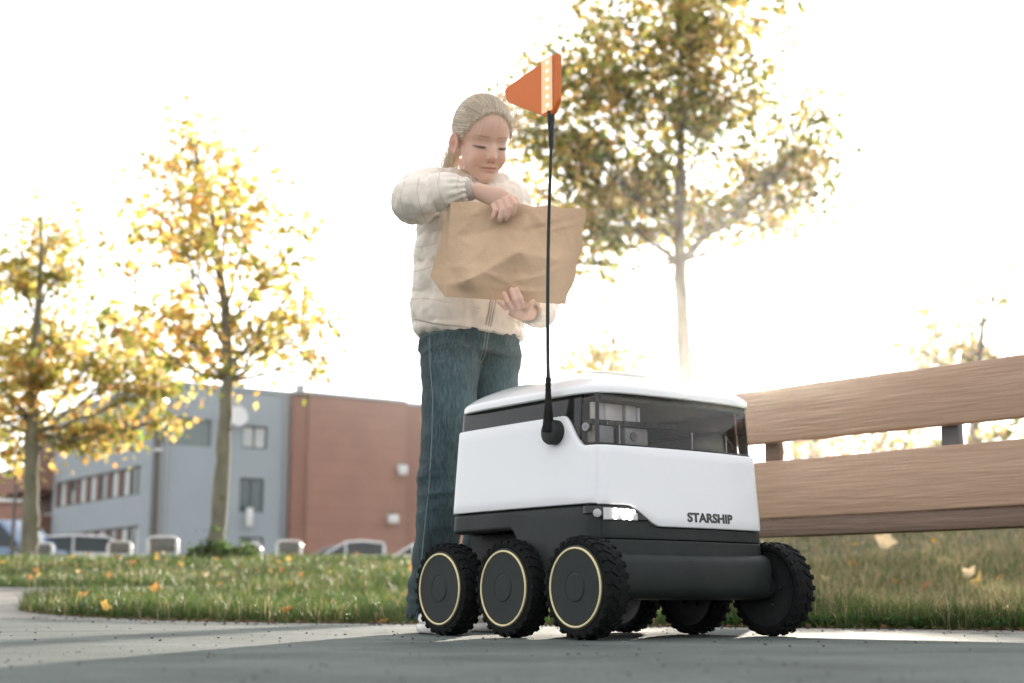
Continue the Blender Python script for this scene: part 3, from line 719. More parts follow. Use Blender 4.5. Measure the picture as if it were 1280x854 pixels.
def tree(name, label, bx, by, Y, trunk, lobes, leaf, cover, pal, bark, ratio=.9, group=None, twig=True, trunk_r=.1, basez=None, fork=None):
    """trunk: list of (px,py) from the base up, lobes: (px,py,rx,ry) in photo pixels at depth Y"""
    base = P(bx, by, Y); base.z = float(T(base.x, Y)) if basez is None else basez
    t = thing(name, label, 'tree', tuple(base), 0, group)
    pts = [base-Vector((0, 0, .1))]+[P(x, y, Y+random.uniform(-.08, .08)*(i > 1)) for i, (x, y) in enumerate(trunk)]
    H = pts[-1].z-base.z
    fine = []
    for a, b in zip(pts[:-1], pts[1:]):
        for k in range(5): fine.append(a.lerp(b, k/5)+Vector((random.gauss(0, .006), random.gauss(0, .006), 0))*(1 if fine else 0))
    fine.append(pts[-1])
    def rad(z): f = min(1, max(0, (z-base.z)/H)); return trunk_r*(1-.90*f**1.1)+.006
    mb = MB()
    rr = [rad(p.z)*(1.35 if i == 0 else 1)*random.uniform(.93, 1.07) for i, p in enumerate(fine)]
    mb.tube(fine, rr, 12)
    for k in range(9):   # old branch scars
        q = random.choice(fine[2:len(fine)//2+2]); a = random.random()*6.28; r0 = rad(q.z)
        mb.tube([q, q+Vector((math.cos(a)*r0*1.5, math.sin(a)*r0*1.5, .02))], [r0*.35, r0*.18], 6)
    obj('trunk', mb, bark, t, world=True, smooth=60)
    br = MB(); tw = MB(); cen = []; cl = []
    for (lx, ly, rx, ry) in lobes:
        sx, sy = rx*Y/FPX, ry*Y/FPX; off = random.uniform(-1, 1)*ratio*1.0*max(.3, (1-abs(lx-bx)/260))
        lc = P(lx, ly, Y); lc.y += off*min(1.0, Y/16)
        # limb: leaves the trunk below the lobe
        zs = max(fine[6].z if len(fine) > 12 else fine[3].z, lc.z-abs(lc.x-base.x)*.8-.25-abs(off)*.5); zs = max(min(zs, fine[-2].z), P(bx, fork, Y).z if fork else -9)
        s = min(fine, key=lambda p: abs(p.z-zs)); mid = s.lerp(lc, .5)+Vector((0, 0, -.12*(lc-s).length+.05)); r0 = rad(s.z)*.27+.004
        lim = []
        for k in range(9):
            u = k/8; lim.append(s*(1-u)**2+mid*2*u*(1-u)+lc*u*u+Vector((random.gauss(0, .015), random.gauss(0, .015), random.gauss(0, .015)))*(k > 0)*min(2, Y/12))
        br.tube(lim, [r0*(1-.8*k/8)+.003 for k in range(9)], 7)
        area = math.pi*rx*ry; lpx = (leaf*FPX/Y)**2*.26; nl = int(cover*area/lpx); nc = max(4, nl//14)
        for c in range(nc):
            d = Vector(np.clip(rng.normal(0, .48, 3), -1.15, 1.15)); q = lc+Vector((d.x*sx, d.y*(sx+sy)/2*ratio, d.z*sy))
            if twig:
                s2 = random.choice(lim[4:]); m2 = s2.lerp(q, .5)+Vector((0, 0, .04*(q-s2).length)); tw.tube([s2, m2, q], [.007*Y/14, .005*Y/14, .002*Y/14], 4, cap=False)
            k = max(3, int(random.gauss(14, 6))); spread = leaf*random.uniform(1.0, 2.2)
            pp = np.array(q)+rng.normal(0, 1, (k, 3))*[spread, spread, spread*.75]
            cen.append(pp); base_c = np.array(pal[rng.integers(len(pal))])
            cl.append(np.clip(base_c*(.75+.5*rng.random((k, 1)))*(1+.12*rng.normal(0, 1, (k, 3))), .01, .95))
    limb_o = obj('limbs', br, bark, t, world=True, smooth=60)
    if twig and tw.v: obj('twigs', tw, bark, t, world=True, smooth=0, rec=False, kind='stuff')
    cen = np.concatenate(cen); cl = np.concatenate(cl)
    V, F, c = leaf_cloud(cen, leaf, cl); V = V-np.array(base, np.float32)
    npmesh('crown', V, F, m_leaf, c, parent=t, kind='stuff')
    return t
gold = [(.58, .43, .13), (.64, .50, .20), (.46, .36, .10), (.32, .29, .07), (.54, .37, .12)]
olive = [(.22, .20, .05), (.14, .15, .035), (.34, .27, .07), (.45, .32, .09), (.10, .12, .03)]
mixg = [(.56, .44, .13), (.42, .36, .09), (.26, .26, .06), (.64, .50, .20), (.19, .21, .05)]
tree('maple_tree', 'large yellowing maple behind the girl and the flag with a straight pale trunk', 855, 700, 19,
     [(855, 600), (856, 465), (850, 350), (850, 240), (852, 140), (850, 60), (848, -40)],
     [(860, 55, 105, 85), (760, 105, 90, 75), (695, 190, 62, 65), (735, 265, 80, 60), (715, 318, 50, 30), (850, 150, 95, 70), (965, 205, 80, 55), (1005, 175, 45, 50), (905, 245, 90, 45), (860, -30, 90, 60), (700, 75, 40, 22),
      (1010, 232, 40, 40), (820, 215, 80, 55), (672, 130, 40, 45), (920, 110, 50, 60), (745, 190, 70, 60), (800, 275, 60, 35), (770, 20, 50, 40), (960, 285, 50, 20)],
     .115, 1.65, olive+mixg+gold[:3], m_bark, trunk_r=.125, twig=True, fork=338)
tree('young_maple_tree', 'slim golden maple with a mossy grey trunk in front of the grey building', 272, 690, 14.2,
     [(274, 640), (280, 560), (285, 455), (281, 380), (268, 300), (262, 240), (240, 180)],
     [(240, 200, 42, 36), (228, 165, 26, 16), (235, 262, 50, 36), (300, 265, 48, 36), (335, 335, 48, 26), (250, 330, 62, 40), (205, 385, 42, 40), (300, 395, 52, 38), (365, 350, 32, 24), (165, 425, 38, 40), (240, 430, 55, 34), (345, 425, 42, 24), (390, 440, 22, 26), (215, 300, 32, 30), (270, 470, 30, 18), (320, 300, 40, 20), (380, 300, 26, 14), (395, 400, 22, 16)],
     .10, 1.6, gold+[(.62, .50, .14)], m_bark2, trunk_r=.078, fork=480)
tree('spreading_maple_tree', 'yellow green maple at the left edge in front of the balconies', 36, 700, 16.5,
     [(37, 650), (40, 560), (42, 480), (46, 410), (50, 340), (52, 270)],
     [(50, 285, 32, 36), (72, 335, 34, 34), (20, 340, 38, 34), (55, 405, 52, 38), (0, 430, 55, 42), (60, 470, 70, 36), (150, 470, 50, 42), (125, 530, 60, 28), (190, 480, 34, 42), (30, 520, 55, 30), (-60, 400, 60, 70), (-60, 490, 60, 50), (160, 410, 26, 22), (0, 560, 40, 18), (95, 550, 50, 16), (185, 530, 30, 20)],
     .105, 2.0, gold+mixg, m_bark2, trunk_r=.10, fork=540)
tree('slender_tree', 'pale sparse tree far behind the bench at the right', 1215, 660, 25,
     [(1215, 560), (1222, 480), (1228, 400), (1232, 360)],
     [(1232, 372, 8, 14), (1228, 400, 18, 14), (1225, 430, 34, 18), (1150, 400, 26, 10), (1160, 435, 42, 18), (1200, 460, 56, 22), (1255, 445, 24, 18)],
     .15, 2.2, gold+olive, m_bark, trunk_r=.12)
tree('small_tree', 'small hazy golden tree seen just above the robot lid', 768, 700, 30,
     [(768, 560), (768, 470), (768, 400)], [(768, 410, 14, 14), (764, 435, 26, 16), (775, 455, 34, 14), (735, 455, 16, 12), (745, 475, 40, 16)],
     .17, 2.6, gold, m_bark, trunk_r=.12)
for i, (x, ry) in enumerate([(1010, 40), (1085, 34), (1150, 40), (1225, 36), (1300, 44)]):
    tree('bushy_tree', ['bushy tree glowing in the gap of the bench beside the robot', 'second bushy tree from the robot in the gap of the bench', 'bushy tree left of the bench post', 'bushy tree just right of the bench post', 'bushy tree at the right edge behind the bench'][i], x, 690, 24+2*(i % 2),
         [(x, 640), (x+3, 560)], [(x, 560, 44, ry), (x-20, 600, 40, 34), (x+22, 610, 40, 36)], .16, 2.0, olive+gold, m_bark, trunk_r=.14, group='bushy trees far behind the bench')
# low weeds and a sapling at the young maple's foot
def shrub(name, label, x0, x1, y0, Y, n, h, cat='plant', spread=.25):
    b = P((x0+x1)/2, 690, Y); b.z = float(T(b.x, Y)); t = thing(name, label, cat, tuple(b)); wd = (x1-x0)*Y/FPX/2
    st_ = MB(); cs = []
    for k in range(n):
        r = Vector((random.uniform(-wd, wd), random.uniform(-spread, spread), 0)); hh = h*random.uniform(.5, 1)*(1-.5*abs(r.x)/wd)
        tip = r+Vector((random.gauss(0, .05), random.gauss(0, .05), hh)); st_.tube([b+r, b+r.lerp(tip, .5), b+tip], [.006, .005, .002], 5)
        for u in np.linspace(.2, 1, 12): cs.append(np.array(r.lerp(tip, u))+rng.normal(0, .03, 3))
    obj('stems', st_, m_bark2, t, world=True, smooth=0, kind='stuff')
    cs = np.array(cs); V, F, c = leaf_cloud(cs, .06, np.clip(np.array([.06, .10, .03])*(.6+rng.random((len(cs), 1))), 0, 1)); npmesh('foliage', V, F, m_leaf, c, parent=t, kind='stuff')
shrub('low_shrub', 'low dark green weeds round the foot of the slim maple', 240, 318, 690, 14.0, 34, .16)
shrub('sapling', 'thin dark sapling beside the slim maple trunk', 250, 262, 690, 13.9, 4, .36, spread=.05)
# ============================================================ BUILDING
BYC = 60.0; Cn = P(187, 700, BYC); GZ = .6
dl = (-.578, .816); dr = (.816, .578); nl = (-.816, -.578); nr = (.578, -.816)
ZR = hit(187, 478.5, (Cn.x, Cn.y), dr)[1]
m_gray = mat('grey_render', (.36, .41, .45), .85, vary=.05, vscale=.6, bump=.1, bscale=20)
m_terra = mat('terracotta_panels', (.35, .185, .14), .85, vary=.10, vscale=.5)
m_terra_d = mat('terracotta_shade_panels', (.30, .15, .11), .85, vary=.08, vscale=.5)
m_win = mat('window_glass', (.05, .09, .10), .08, vary=.3, vscale=.8, spec=.8)
m_winb = mat('window_blind', (.55, .58, .58), .4, vary=.1, vscale=2)
m_fr = mat('window_frame_dark', (.05, .075, .08), .5)
m_brown = mat('brown_cladding', (.15, .065, .045), .7, vary=.1)
m_lou = mat('grey_green_louvre', (.20, .25, .25), .6, vary=.05)
def fpt(O, d, nrm, t, z, out=0): return Vector((O[0]+d[0]*t+nrm[0]*out, O[1]+d[1]*t+nrm[1]*out, z))
def fbox(mb, O, d, nrm, t0, t1, z0, z1, o0, o1, mi=0):
    vs = [fpt(O, d, nrm, t, z, o) for t in (t0, t1) for o in (o0, o1) for z in (z0, z1)]
    return mb.add(vs, [(0, 1, 3, 2), (4, 6, 7, 5), (0, 4, 5, 1), (2, 3, 7, 6), (0, 2, 6, 4), (1, 5, 7, 3)], mi)
def wall_with_holes(mb, O, d, nrm, t0, t1, z0, z1, holes, th=.25):
    """front skin cut into rectangles round the openings, with real reveals"""
    ts = sorted({t0, t1, *[h[0] for h in holes], *[h[1] for h in holes]}); zs = sorted({z0, z1, *[h[2] for h in holes], *[h[3] for h in holes]})
    for a, b in zip(ts[:-1], ts[1:]):
        for c, e in zip(zs[:-1], zs[1:]):
            mt, mz = (a+b)/2, (c+e)/2
            if any(h[0] < mt < h[1] and h[2] < mz < h[3] for h in holes): continue
            fbox(mb, O, d, nrm, a, b, c, e, -th, 0)
O2 = (Cn.x, Cn.y)
def px2(x0, y0, x1, y1, d): a = hit(x0, y0, O2, d); b = hit(x1, y1, O2, d); return [min(a[0], b[0]), max(a[0], b[0]), min(a[1], b[1]), max(a[1], b[1])]
gb = thing('grey_office_building', 'grey rendered three-storey office building with window bands and brown balconies', 'building', (Cn.x, Cn.y, GZ))
tR = hit(360, 600, O2, dr)[0]; tL = hit(66, 620, O2, dl)[0]
wR = [px2(204, 520, 264, 559, dr), px2(303, 531, 334, 562, dr), px2(300, 597, 329, 641, dr), px2(299, 671, 329, 692, dr)]
mb = MB(); wall_with_holes(mb, O2, dr, nr, 0, tR, GZ-.2, ZR, wR)
# window bands of the long wing
zm1 = hit(174, 582, O2, dl)[1]; zm0 = hit(173, 618, O2, dl)[1]; sh = zm1-hit(171, 657, O2, dl)[1]; hm = zm1-zm0
ta = hit(176, 600, O2, dl)[0]; tb = tL-.4
bands = [[ta, tb, zm0, zm1], [ta, tb, zm0-sh, zm1-sh], [ta, tb, zm0+sh, zm1+sh]]
wall_with_holes(mb, O2, dl, nl, 0, tL, GZ-.2, ZR, bands)
obj('wall', mb, m_gray, gb, world=True, smooth=0)
mb = MB(); fbox(mb, O2, dr, nr, 0, tR, ZR, ZR+.18, -9, .06); fbox(mb, O2, dl, nl, .07, tL+12, ZR-.0, ZR+.17, -.4, .06)
obj('roof_parapet', mb, m_gray, gb, world=True, smooth=0)
def window(parent, O, d, nrm, h, panes=2, glass=(0, 1), frame_m=None, depth=.12, mull_m=None):
    t0, t1, z0, z1 = h; f = MB(); w_ = .07
    for a in ((t0, t1, z0, z0+w_), (t0, t1, z1-w_, z1), (t0, t0+w_, z0+w_, z1-w_), (t1-w_, t1, z0+w_, z1-w_)): fbox(f, O, d, nrm, *a, -depth-.06, -depth+.04)
    pw_ = (t1-t0-w_)/panes
    for k in range(1, panes): fbox(f, O, d, nrm, t0+w_/2+pw_*k-w_/2, t0+w_/2+pw_*k+w_/2, z0+w_, z1-w_, -depth-.06, -depth+.03)
    fo_ = obj('window', f, frame_m or m_fr, parent, world=True, smooth=0)
    for k in range(panes):
        g_ = MB(); fbox(g_, O, d, nrm, t0+w_/2+pw_*k+w_/2, t0+w_/2+pw_*(k+1)-w_/2, z0+w_, z1-w_, -depth-.03, -depth-.01)
        me_o = obj('pane', g_, glass[k % len(glass)], None, smooth=0)
        # store in the parent's space
        m_ = XF[parent.name]
        for v in me_o.data.vertices: v.co = m_ @ v.co
        me_o.parent = fo_
window(gb, O2, dr, nr, wR[0], 1, (m_lou,), mat('louvre_frame', (.17, .20, .20), .6))
window(gb, O2, dr, nr, wR[1], 2, (m_winb,)); window(gb, O2, dr, nr, wR[2], 2, (m_win, m_win)); window(gb, O2, dr, nr, wR[3], 2, (m_win, m_winb))
for bi, bnd in enumerate(bands):
    n_ = 8; wv = (bnd[1]-bnd[0])/n_
    for k in range(n_):
        t0 = bnd[0]+wv*k; pier = .55 if k else .1
        mb = MB(); fbox(mb, O2, dl, nl, t0+wv-pier, t0+wv, bnd[2], bnd[3], -.2, -.05); obj('brown_pier', mb, m_brown, gb, world=True, smooth=0)
        window(gb, O2, dl, nl, [t0, t0+wv-pier, bnd[2], bnd[3]], 2 if k == 0 else 1, (m_winb, m_win) if (k+bi) % 3 else (m_win,), depth=.1)
# brown end of the wing with balconies
tE = hit(8, 600, O2, dl)[0]
mb = MB(); fbox(mb, O2, dl, nl, tL+.01, tE, GZ-.2, ZR-.01, -6, -1.6); obj('brown_wall', mb, m_brown, gb, world=True, smooth=0)
zb_t, zb_b = hit(66, 580, O2, dl)[1], hit(66, 612, O2, dl)[1]; sh2 = sh
for k in (0, -1):
    mb = MB(); fbox(mb, O2, dl, nl, tL+.02, tE-.3, zb_b+sh2*k, zb_t+sh2*k, -1.59, .9); bo = obj('balcony', mb, m_terra_d if k == 0 else m_brown, gb, world=True, smooth=0)
for k in (1, 0, -1):
    for j in range(3):
        c0 = tL+1+j*(tE-tL-2)/3; mb = MB(); fbox(mb, O2, dl, nl, c0, c0+1.3, zb_t+sh2*(k-1)+.6+1.0, zb_t+sh2*(k-1)+3.0, -1.599, -1.56); obj('balcony_window', mb, m_winb, gb, world=True, smooth=0)
for tt_ in (tR-.25, .5):
    p_ = [fpt(O2, dr, nr, tt_, z, .09) for z in (GZ, ZR-.1)]; obj('downpipe', MB().tube(p_, .06, 8), m_metal, gb, world=True)
# rest of the volume behind the two faces
mb = MB(); q = [fpt(O2, dr, nr, .26, 0, -.3), fpt(O2, dr, nr, tR-.1, 0, -.3), fpt(O2, dr, nr, tR-.1, 0, -14), fpt(O2, dl, nl, tL-.2, 0, -14), fpt(O2, dl, nl, tL-.2, 0, -.3)]
mb.prism([(p.x, p.y, GZ-.1) for p in q], (0, 0, ZR-GZ)); obj('building_core', mb, m_fr, gb, world=True, smooth=0)
# wall fittings
dh = hit(291, 522, O2, dr); q = fpt(O2, dr, nr, dh[0], dh[1], .55); nv = Vector((nr[0], nr[1], .15)).normalized()
m_dish = mat('white_dish', (.75, .75, .75), .4)
sat = thing('satellite_dish', 'round white satellite dish on the grey wall behind the slim maple', 'dish', tuple(q))
obj('reflector', MB().tube([q-nv*.10, q-nv*.06, q, q+nv*.05], [.08, .26, .42, .45], 28, cap=True), m_dish, sat, world=True); obj('bracket', MB().tube([q-nv*.1, q-Vector((nr[0], nr[1], 0))*.55], .03, 8), m_metal, sat, world=True)
def wall_lamp(x, y, O, d, nrm, w_, h_, label, out=.3):
    a = hit(x, y, O, d); q = fpt(O, d, nrm, a[0], a[1], out); t = thing('wall_lamp', label, 'lamp', tuple(q), math.atan2(d[1], d[0]))
    obj('lamp_head', MB().box((0, 0, 0), (w_, .2, h_), bev=.03), m_dish, t); obj('lamp_arm', MB().box((0, out/2+.02, h_/2+.05), (.07, out+.1, .07)), m_fr, t); return t
wall_lamp(308, 647, O2, dr, nr, .28, .8, 'tall white box lamp under the lower window of the grey wall')
bf = thing('roof_vent', 'small metal roof vent on the brick-coloured building', 'vent', tuple(fpt(O2, dr, nr, hit(391, 490, O2, dr)[0], ZR+.1, -1.2)))
obj('pipe', MB().tube([(0, 0, -.2), (0, 0, .5)], .22, 14), m_metal, bf); obj('cap', MB().tube([(0, 0, .45), (0, 0, .62)], .27, 14), m_metal, bf)
# terracotta building on the same street line
tb0 = thing('terracotta_building', 'windowless terracotta-panelled building block joined to the grey office', 'building', tuple(fpt(O2, dr, nr, tR, GZ)))
t1_, t2_, t3_ = hit(378, 600, O2, dr)[0], hit(500, 600, O2, dr)[0], hit(800, 600, O2, dr)[0]
ZB = ZR+.05
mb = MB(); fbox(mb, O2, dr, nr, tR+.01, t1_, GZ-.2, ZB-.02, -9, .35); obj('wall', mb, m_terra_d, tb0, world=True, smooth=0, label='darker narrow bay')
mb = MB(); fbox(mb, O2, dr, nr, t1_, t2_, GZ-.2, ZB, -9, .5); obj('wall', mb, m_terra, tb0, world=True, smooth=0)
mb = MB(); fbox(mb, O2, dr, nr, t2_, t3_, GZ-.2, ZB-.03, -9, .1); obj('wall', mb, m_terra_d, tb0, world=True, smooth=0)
mb = MB(); fbox(mb, O2, dr, nr, tR+.01, t2_+.02, ZB, ZB+.14, -9, .56); fbox(mb, O2, dr, nr, t2_+.02, t3_, ZB-.03, ZB+.12, -9, .16); obj('roof_parapet', mb, m_gray, tb0, world=True, smooth=0)
k_ = 0
for z in np.arange(GZ+.7, ZB, .72):
    mb = MB(); fbox(mb, O2, dr, nr, t1_+.02, t2_-.02, z, z+.03, .5, .512); obj('panel_joint', mb, m_terra_d, tb0, world=True, smooth=0)
wall_lamp(491, 589, O2, dr, nr, .45, .45, 'square white wall lamp high on the terracotta wall', out=.9)
wall_lamp(479, 650, O2, dr, nr, .5, .4, 'slanted white wall lamp low on the terracotta wall', out=.9)
# low brick-coloured house far left
lh = P(8, 690, 95); hz = P(8, 628, 95).z
lb = thing('low_house', 'low orange-brown house beyond the balconies at the left edge', 'building', (lh.x, 95, GZ))
obj('wall', MB().box((-6, 3, (hz-GZ)/2), (16, 6, hz-GZ)), m_terra, lb, smooth=0); obj('flat_roof', MB().box((-6, 3, hz-GZ+.12), (16.5, 6.5, .22)), m_dish, lb, smooth=0)
for k in range(5): obj('window', MB().box((-12+3*k, -.03, hz-GZ-2), (1.4, .1, 1.3)), m_win, lb, smooth=0)
# ============================================================ STREET FURNITURE
def post(name, label, px_, y1, Y, r, arm):
    b = P(px_, 685, Y); b.z = GZ if Y > 16 else float(T(b.x, Y)); tz = P(px_, y1, Y).z; t = thing(name, label, 'lamp post', tuple(b))
    obj('pole', MB().tube([(0, 0, -.2), (0, 0, 1.2), (0, 0, tz-b.z)], [r*1.25, r*1.1, r*.8], 12), m_pole, t)
    obj('collar', MB().lathe([(r*.9, -.05), (r*1.5, -.03), (r*1.5, .03), (r*.9, .05)], (0, 0, (tz-b.z)*.72), 'z', 16), m_dish, t)
    obj('lamp_head', MB().box((0, arm/2, tz-b.z+.03), (.18, arm+.2, .1), bev=.03), m_metal, t); return t
m_pole = mat('pole_brown_metal', (.10, .085, .07), .6, vary=.15)
post('lamp_post', 'brown lamp post in front of the grey building corner', 192, 500, 40, .085, .5)
post('lamp_post', 'thin dark lamp post left of the leftmost tree trunk', 15, 520, 42, .05, .4)
m_hoop = mat('hoop_steel', (.62, .62, .62), .3, metal=.7)
m_hoopp = mat('hoop_panel', (.16, .16, .15), .5, vary=.15)
for i, (x0, x1, y0) in enumerate([(186, 222, 672), (347, 376, 677), (136, 164, 678), (38, 66, 680), (300, 326, 682)]):
    Y = 17.5+.3*i; a = P(x0, y0, Y); b = P(x1, y0, Y); gz = float(T(a.x, Y)); wd = b.x-a.x; h_ = a.z-gz
    lab = ['grey panelled steel hoop barrier left of the slim maple', 'steel hoop barrier with grey panel in front of the terracotta wall', 'steel hoop barrier beside the silver car', 'steel hoop barrier at the foot of the leftmost tree', 'small steel hoop barrier right of the slim maple'][i]
    t = thing('hoop_barrier', lab, 'barrier', (a.x, Y, gz), 0, 'steel hoop barriers along the car park')
    r = .055; pts = [(0, 0, -.1), (0, 0, h_-r)]+[(r-r*math.cos(k*math.pi/8), 0, h_-r+r*math.sin(k*math.pi/8)) for k in range(1, 4)]+[(r, 0, h_)]
    pts += [(wd-p[0], 0, p[2]) for p in pts[::-1]]
    obj('hoop', MB().tube(pts, .022, 10), m_hoop, t); obj('panel', MB().box((wd/2, 0, h_/2+.06), (wd-.05, .012, h_-.17), bev=.004), m_hoopp, t)
# ============================================================ CARS
m_tyre = mat('car_tyre', (.02, .02, .02), .8); m_cglass = mat('car_glass', (.02, .03, .035), .2, vary=.1, spec=.35)
m_hl = mat('car_lamp', (.8, .8, .78), .15)
def car(name, label, X, Y, z, rz, paint, L=4.3, Wd=1.75, st_=None, cat='car'):
    """st_: stations (x, z_bottom, z_belt, z_roof)"""
    t = thing(name, label, cat, (X, Y, z), rz)
    H = Wd/2; G = []; RG = []
    for (x, zb, zl, zr) in st_:
        e = 1-.12*(abs(x)/(L/2))**4
        G.append([(x, -H*e*.93, zb), (x, -H*e, zb+.18), (x, -H*e, zl-.1), (x, -H*e*.95, zl), (x, -H*.55, zl+.03), (x, 0, zl+.05), (x, H*.55, zl+.03), (x, H*e*.95, zl), (x, H*e, zl-.1), (x, H*e, zb+.18), (x, H*e*.93, zb)])
    mb = MB().grid(G); mb.add(G[0], [tuple(range(11))]); mb.add(G[-1], [tuple(range(11))]); 
    body = obj('body', mb, paint, t, smooth=45)
    gl = [s for s in st_ if s[3] > s[2]+.02]
    # greenhouse: glass shell with a painted roof and pillars
    GG = []
    for (x, zb, zl, zr) in gl: GG.append([(x, -H*.93, zl-.02), (x, -H*.80, zl+(zr-zl)*.86), (x, -H*.66, zr-.02), (x, 0, zr), (x, H*.66, zr-.02), (x, H*.80, zl+(zr-zl)*.86), (x, H*.93, zl-.02)])
    mb = MB().grid([r for r in GG]); mb.add(GG[0], [tuple(range(7))]); mb.add(GG[-1], [tuple(range(7))]); obj('windows', mb, m_cglass, t, smooth=35)
    RR = [[(p[0], p[1]*1.01, p[2]+.015) for p in r[1:6]] for r in GG if r[3][2]-r[0][2] > .06]
    mb = MB().grid(RR); obj('roof', mb, paint, t, smooth=45)
    for s in (-1, 1):
        mb = MB(); top = [Vector(r[1 if s < 0 else 5])*1 for r in GG]; bot = [Vector(r[0 if s < 0 else 6]) for r in GG]
        mb.tube([v+Vector((0, s*.01, .02)) for v in top], .035, 6)
        for i in (0, len(GG)//2, len(GG)-1):
            mb.tube([bot[i]+Vector((0, s*.01, 0)), top[i]+Vector((0, s*.01, 0))], .035, 6)
        obj('window_pillars', mb, paint, t)
    
    for x in (-L*.31, L*.31):
        for s in (-1, 1):
            w_ = obj('wheel', MB().lathe([(.0001, -.1), (.2, -.1), (.3, -.1), (.32, -.06), (.32, .06), (.3, .1), (.2, .1), (.0001, .1)], seg=20), m_tyre, t); w_.location = (x, s*(H-.09), .32)
            r_ = obj('rim', MB().lathe([(.0001, s*.105), (.19, s*.11), (.2, s*.1)], seg=14), m_metal, w_)
    for s in (-1, 1): obj('headlight', MB().box((L/2*.965, s*H*.66, .62), (.12, .34, .14), bev=.03), m_hl, t)
    return t
def stt(kind, L):
    h = L/2
    if kind == 'sedan': return [(-h, .3, .62, .62), (-h*.93, .25, .92, .92), (-h*.62, .25, .96, .98), (-h*.36, .25, .95, 1.38), (-h*.05, .25, .94, 1.46), (h*.2, .25, .93, 1.42), (h*.52, .25, .90, .94), (h*.9, .25, .74, .74), (h, .32, .55, .55)]
    if kind == 'hatch': return [(-h, .3, .7, .7), (-h*.96, .25, .95, 1.0), (-h*.8, .25, .98, 1.45), (-h*.3, .25, .97, 1.53), (h*.2, .25, .95, 1.48), (h*.55, .25, .93, .97), (h*.92, .25, .78, .78), (h, .32, .55, .55)]
    return [(-h, .35, 1.05, 1.1), (-h*.97, .3, 1.1, 1.85), (-h*.4, .3, 1.1, 1.95), (h*.35, .3, 1.08, 1.9), (h*.7, .3, 1.05, 1.1), (h*.94, .3, .95, .95), (h, .4, .7, .7)]
pt = [mat('paint_silver', (.50, .50, .50), .25, metal=.3, vary=.02, coat=.6), mat('paint_white', (.72, .73, .74), .3, vary=.02, coat=.6), mat('paint_blue', (.10, .17, .28), .25, vary=.03, coat=.6), mat('paint_graphite', (.25, .27, .29), .25, metal=.3, vary=.02, coat=.6)]
def carat(px_, Y): return P(px_, 700, Y).x
car('parked_van', 'white and blue van parked at the left edge behind the leftmost tree', carat(-6, 44), 44, GZ, R(-25), pt[2], 4.8, 1.9, stt('van', 4.8), 'van')
car('parked_car', 'silver hatchback parked in front of the grey wing', carat(118, 45), 45, GZ, R(12), pt[0], 4.0, 1.7, stt('hatch', 4.0))
car('parked_car', 'graphite car with a pale roof parked behind the white sedan', carat(425, 52), 52, GZ, R(186), pt[3], 4.5, 1.8, stt('sedan', 4.5))
car('parked_car', 'white sedan parked in front of the terracotta wall', carat(450, 47.5), 47.5, GZ, R(184), pt[1], 4.4, 1.75, stt('sedan', 4.4))
car('parked_car', 'white car just left of the girl, mostly hidden by the grass', carat(535, 48), 48, GZ-.05, R(180), pt[1], 4.4, 1.75, stt('sedan', 4.4))
car('parked_car', 'pale car between the leftmost tree and the silver hatchback', carat(55, 50), 50, GZ-.1, R(10), pt[1], 4.0, 1.7, stt('hatch', 4.0))
# ============================================================ PERSON
from mathutils.bvhtree import BVHTree
def remesh(mb, vox, it=4, fac=.5):
    me = bpy.data.meshes.new('tmp'); me.from_pydata([tuple(v) for v in mb.v], [], mb.f); fixn(me)
    o = bpy.data.objects.new('tmp', me); C.objects.link(o)
    r = o.modifiers.new('r', 'REMESH'); r.mode = 'VOXEL'; r.voxel_size = vox
    s = o.modifiers.new('s', 'SMOOTH'); s.iterations = it; s.factor = fac
    dg = bpy.context.evaluated_depsgraph_get(); m2 = bpy.data.meshes.new_from_object(o.evaluated_get(dg)); bpy.data.objects.remove(o); bpy.data.meshes.remove(me)
    return m2
def getv(me): a = np.empty(len(me.vertices)*3, np.float32); me.vertices.foreach_get('co', a); return a.reshape(-1, 3)
def setv(me, a): me.vertices.foreach_set('co', np.asarray(a, np.float32).ravel()); me.update()
def getn(me): a = np.empty(len(me.vertices)*3, np.float32); me.vertices.foreach_get('normal', a); return a.reshape(-1, 3)
def link(name, me, mat_, parent, col=None, kind=None, world=True):
    if world and parent is not None:
        m = XF[parent.name]; me.transform(m)
    if col is not None:
        a = me.color_attributes.new('tint', 'FLOAT_COLOR', 'POINT'); c4 = np.ones((len(me.vertices), 4), np.float32); c4[:, :3] = col; a.data.foreach_set('color', c4.ravel())
    me.materials.clear(); me.materials.append(mat_); me.polygons.foreach_set('use_smooth', np.ones(len(me.polygons), bool))
    o = bpy.data.objects.new(name, me); C.objects.link(o)
    if parent is not None: o.parent = parent
    return prop(o, kind=kind)
def ell(mb, c, r, M=None, n=20, m=14):
    G = []
    for i in range(m+1):
        th_ = math.pi*i/m; row = []
        for k in range(n):
            a = 2*math.pi*k/n; v = Vector((r[0]*math.sin(th_)*math.cos(a), r[1]*math.sin(th_)*math.sin(a), r[2]*math.cos(th_)))+Vector(c)
            row.append(M @ v if M is not None else v)
        G.append(row)
    mb.grid(G, wrap=True); return mb
def snoise(p, f, seed=0.0):
    """cheap smooth noise for an (n,3) array"""
    x, y, z = (p*f).T
    return (np.sin(x*1.0+1.7*np.sin(y*.9+seed)+seed)+np.sin(y*1.3+1.3*np.sin(z*1.1+seed*2))+np.sin(z*.9+1.5*np.sin(x*1.2-seed)))/3
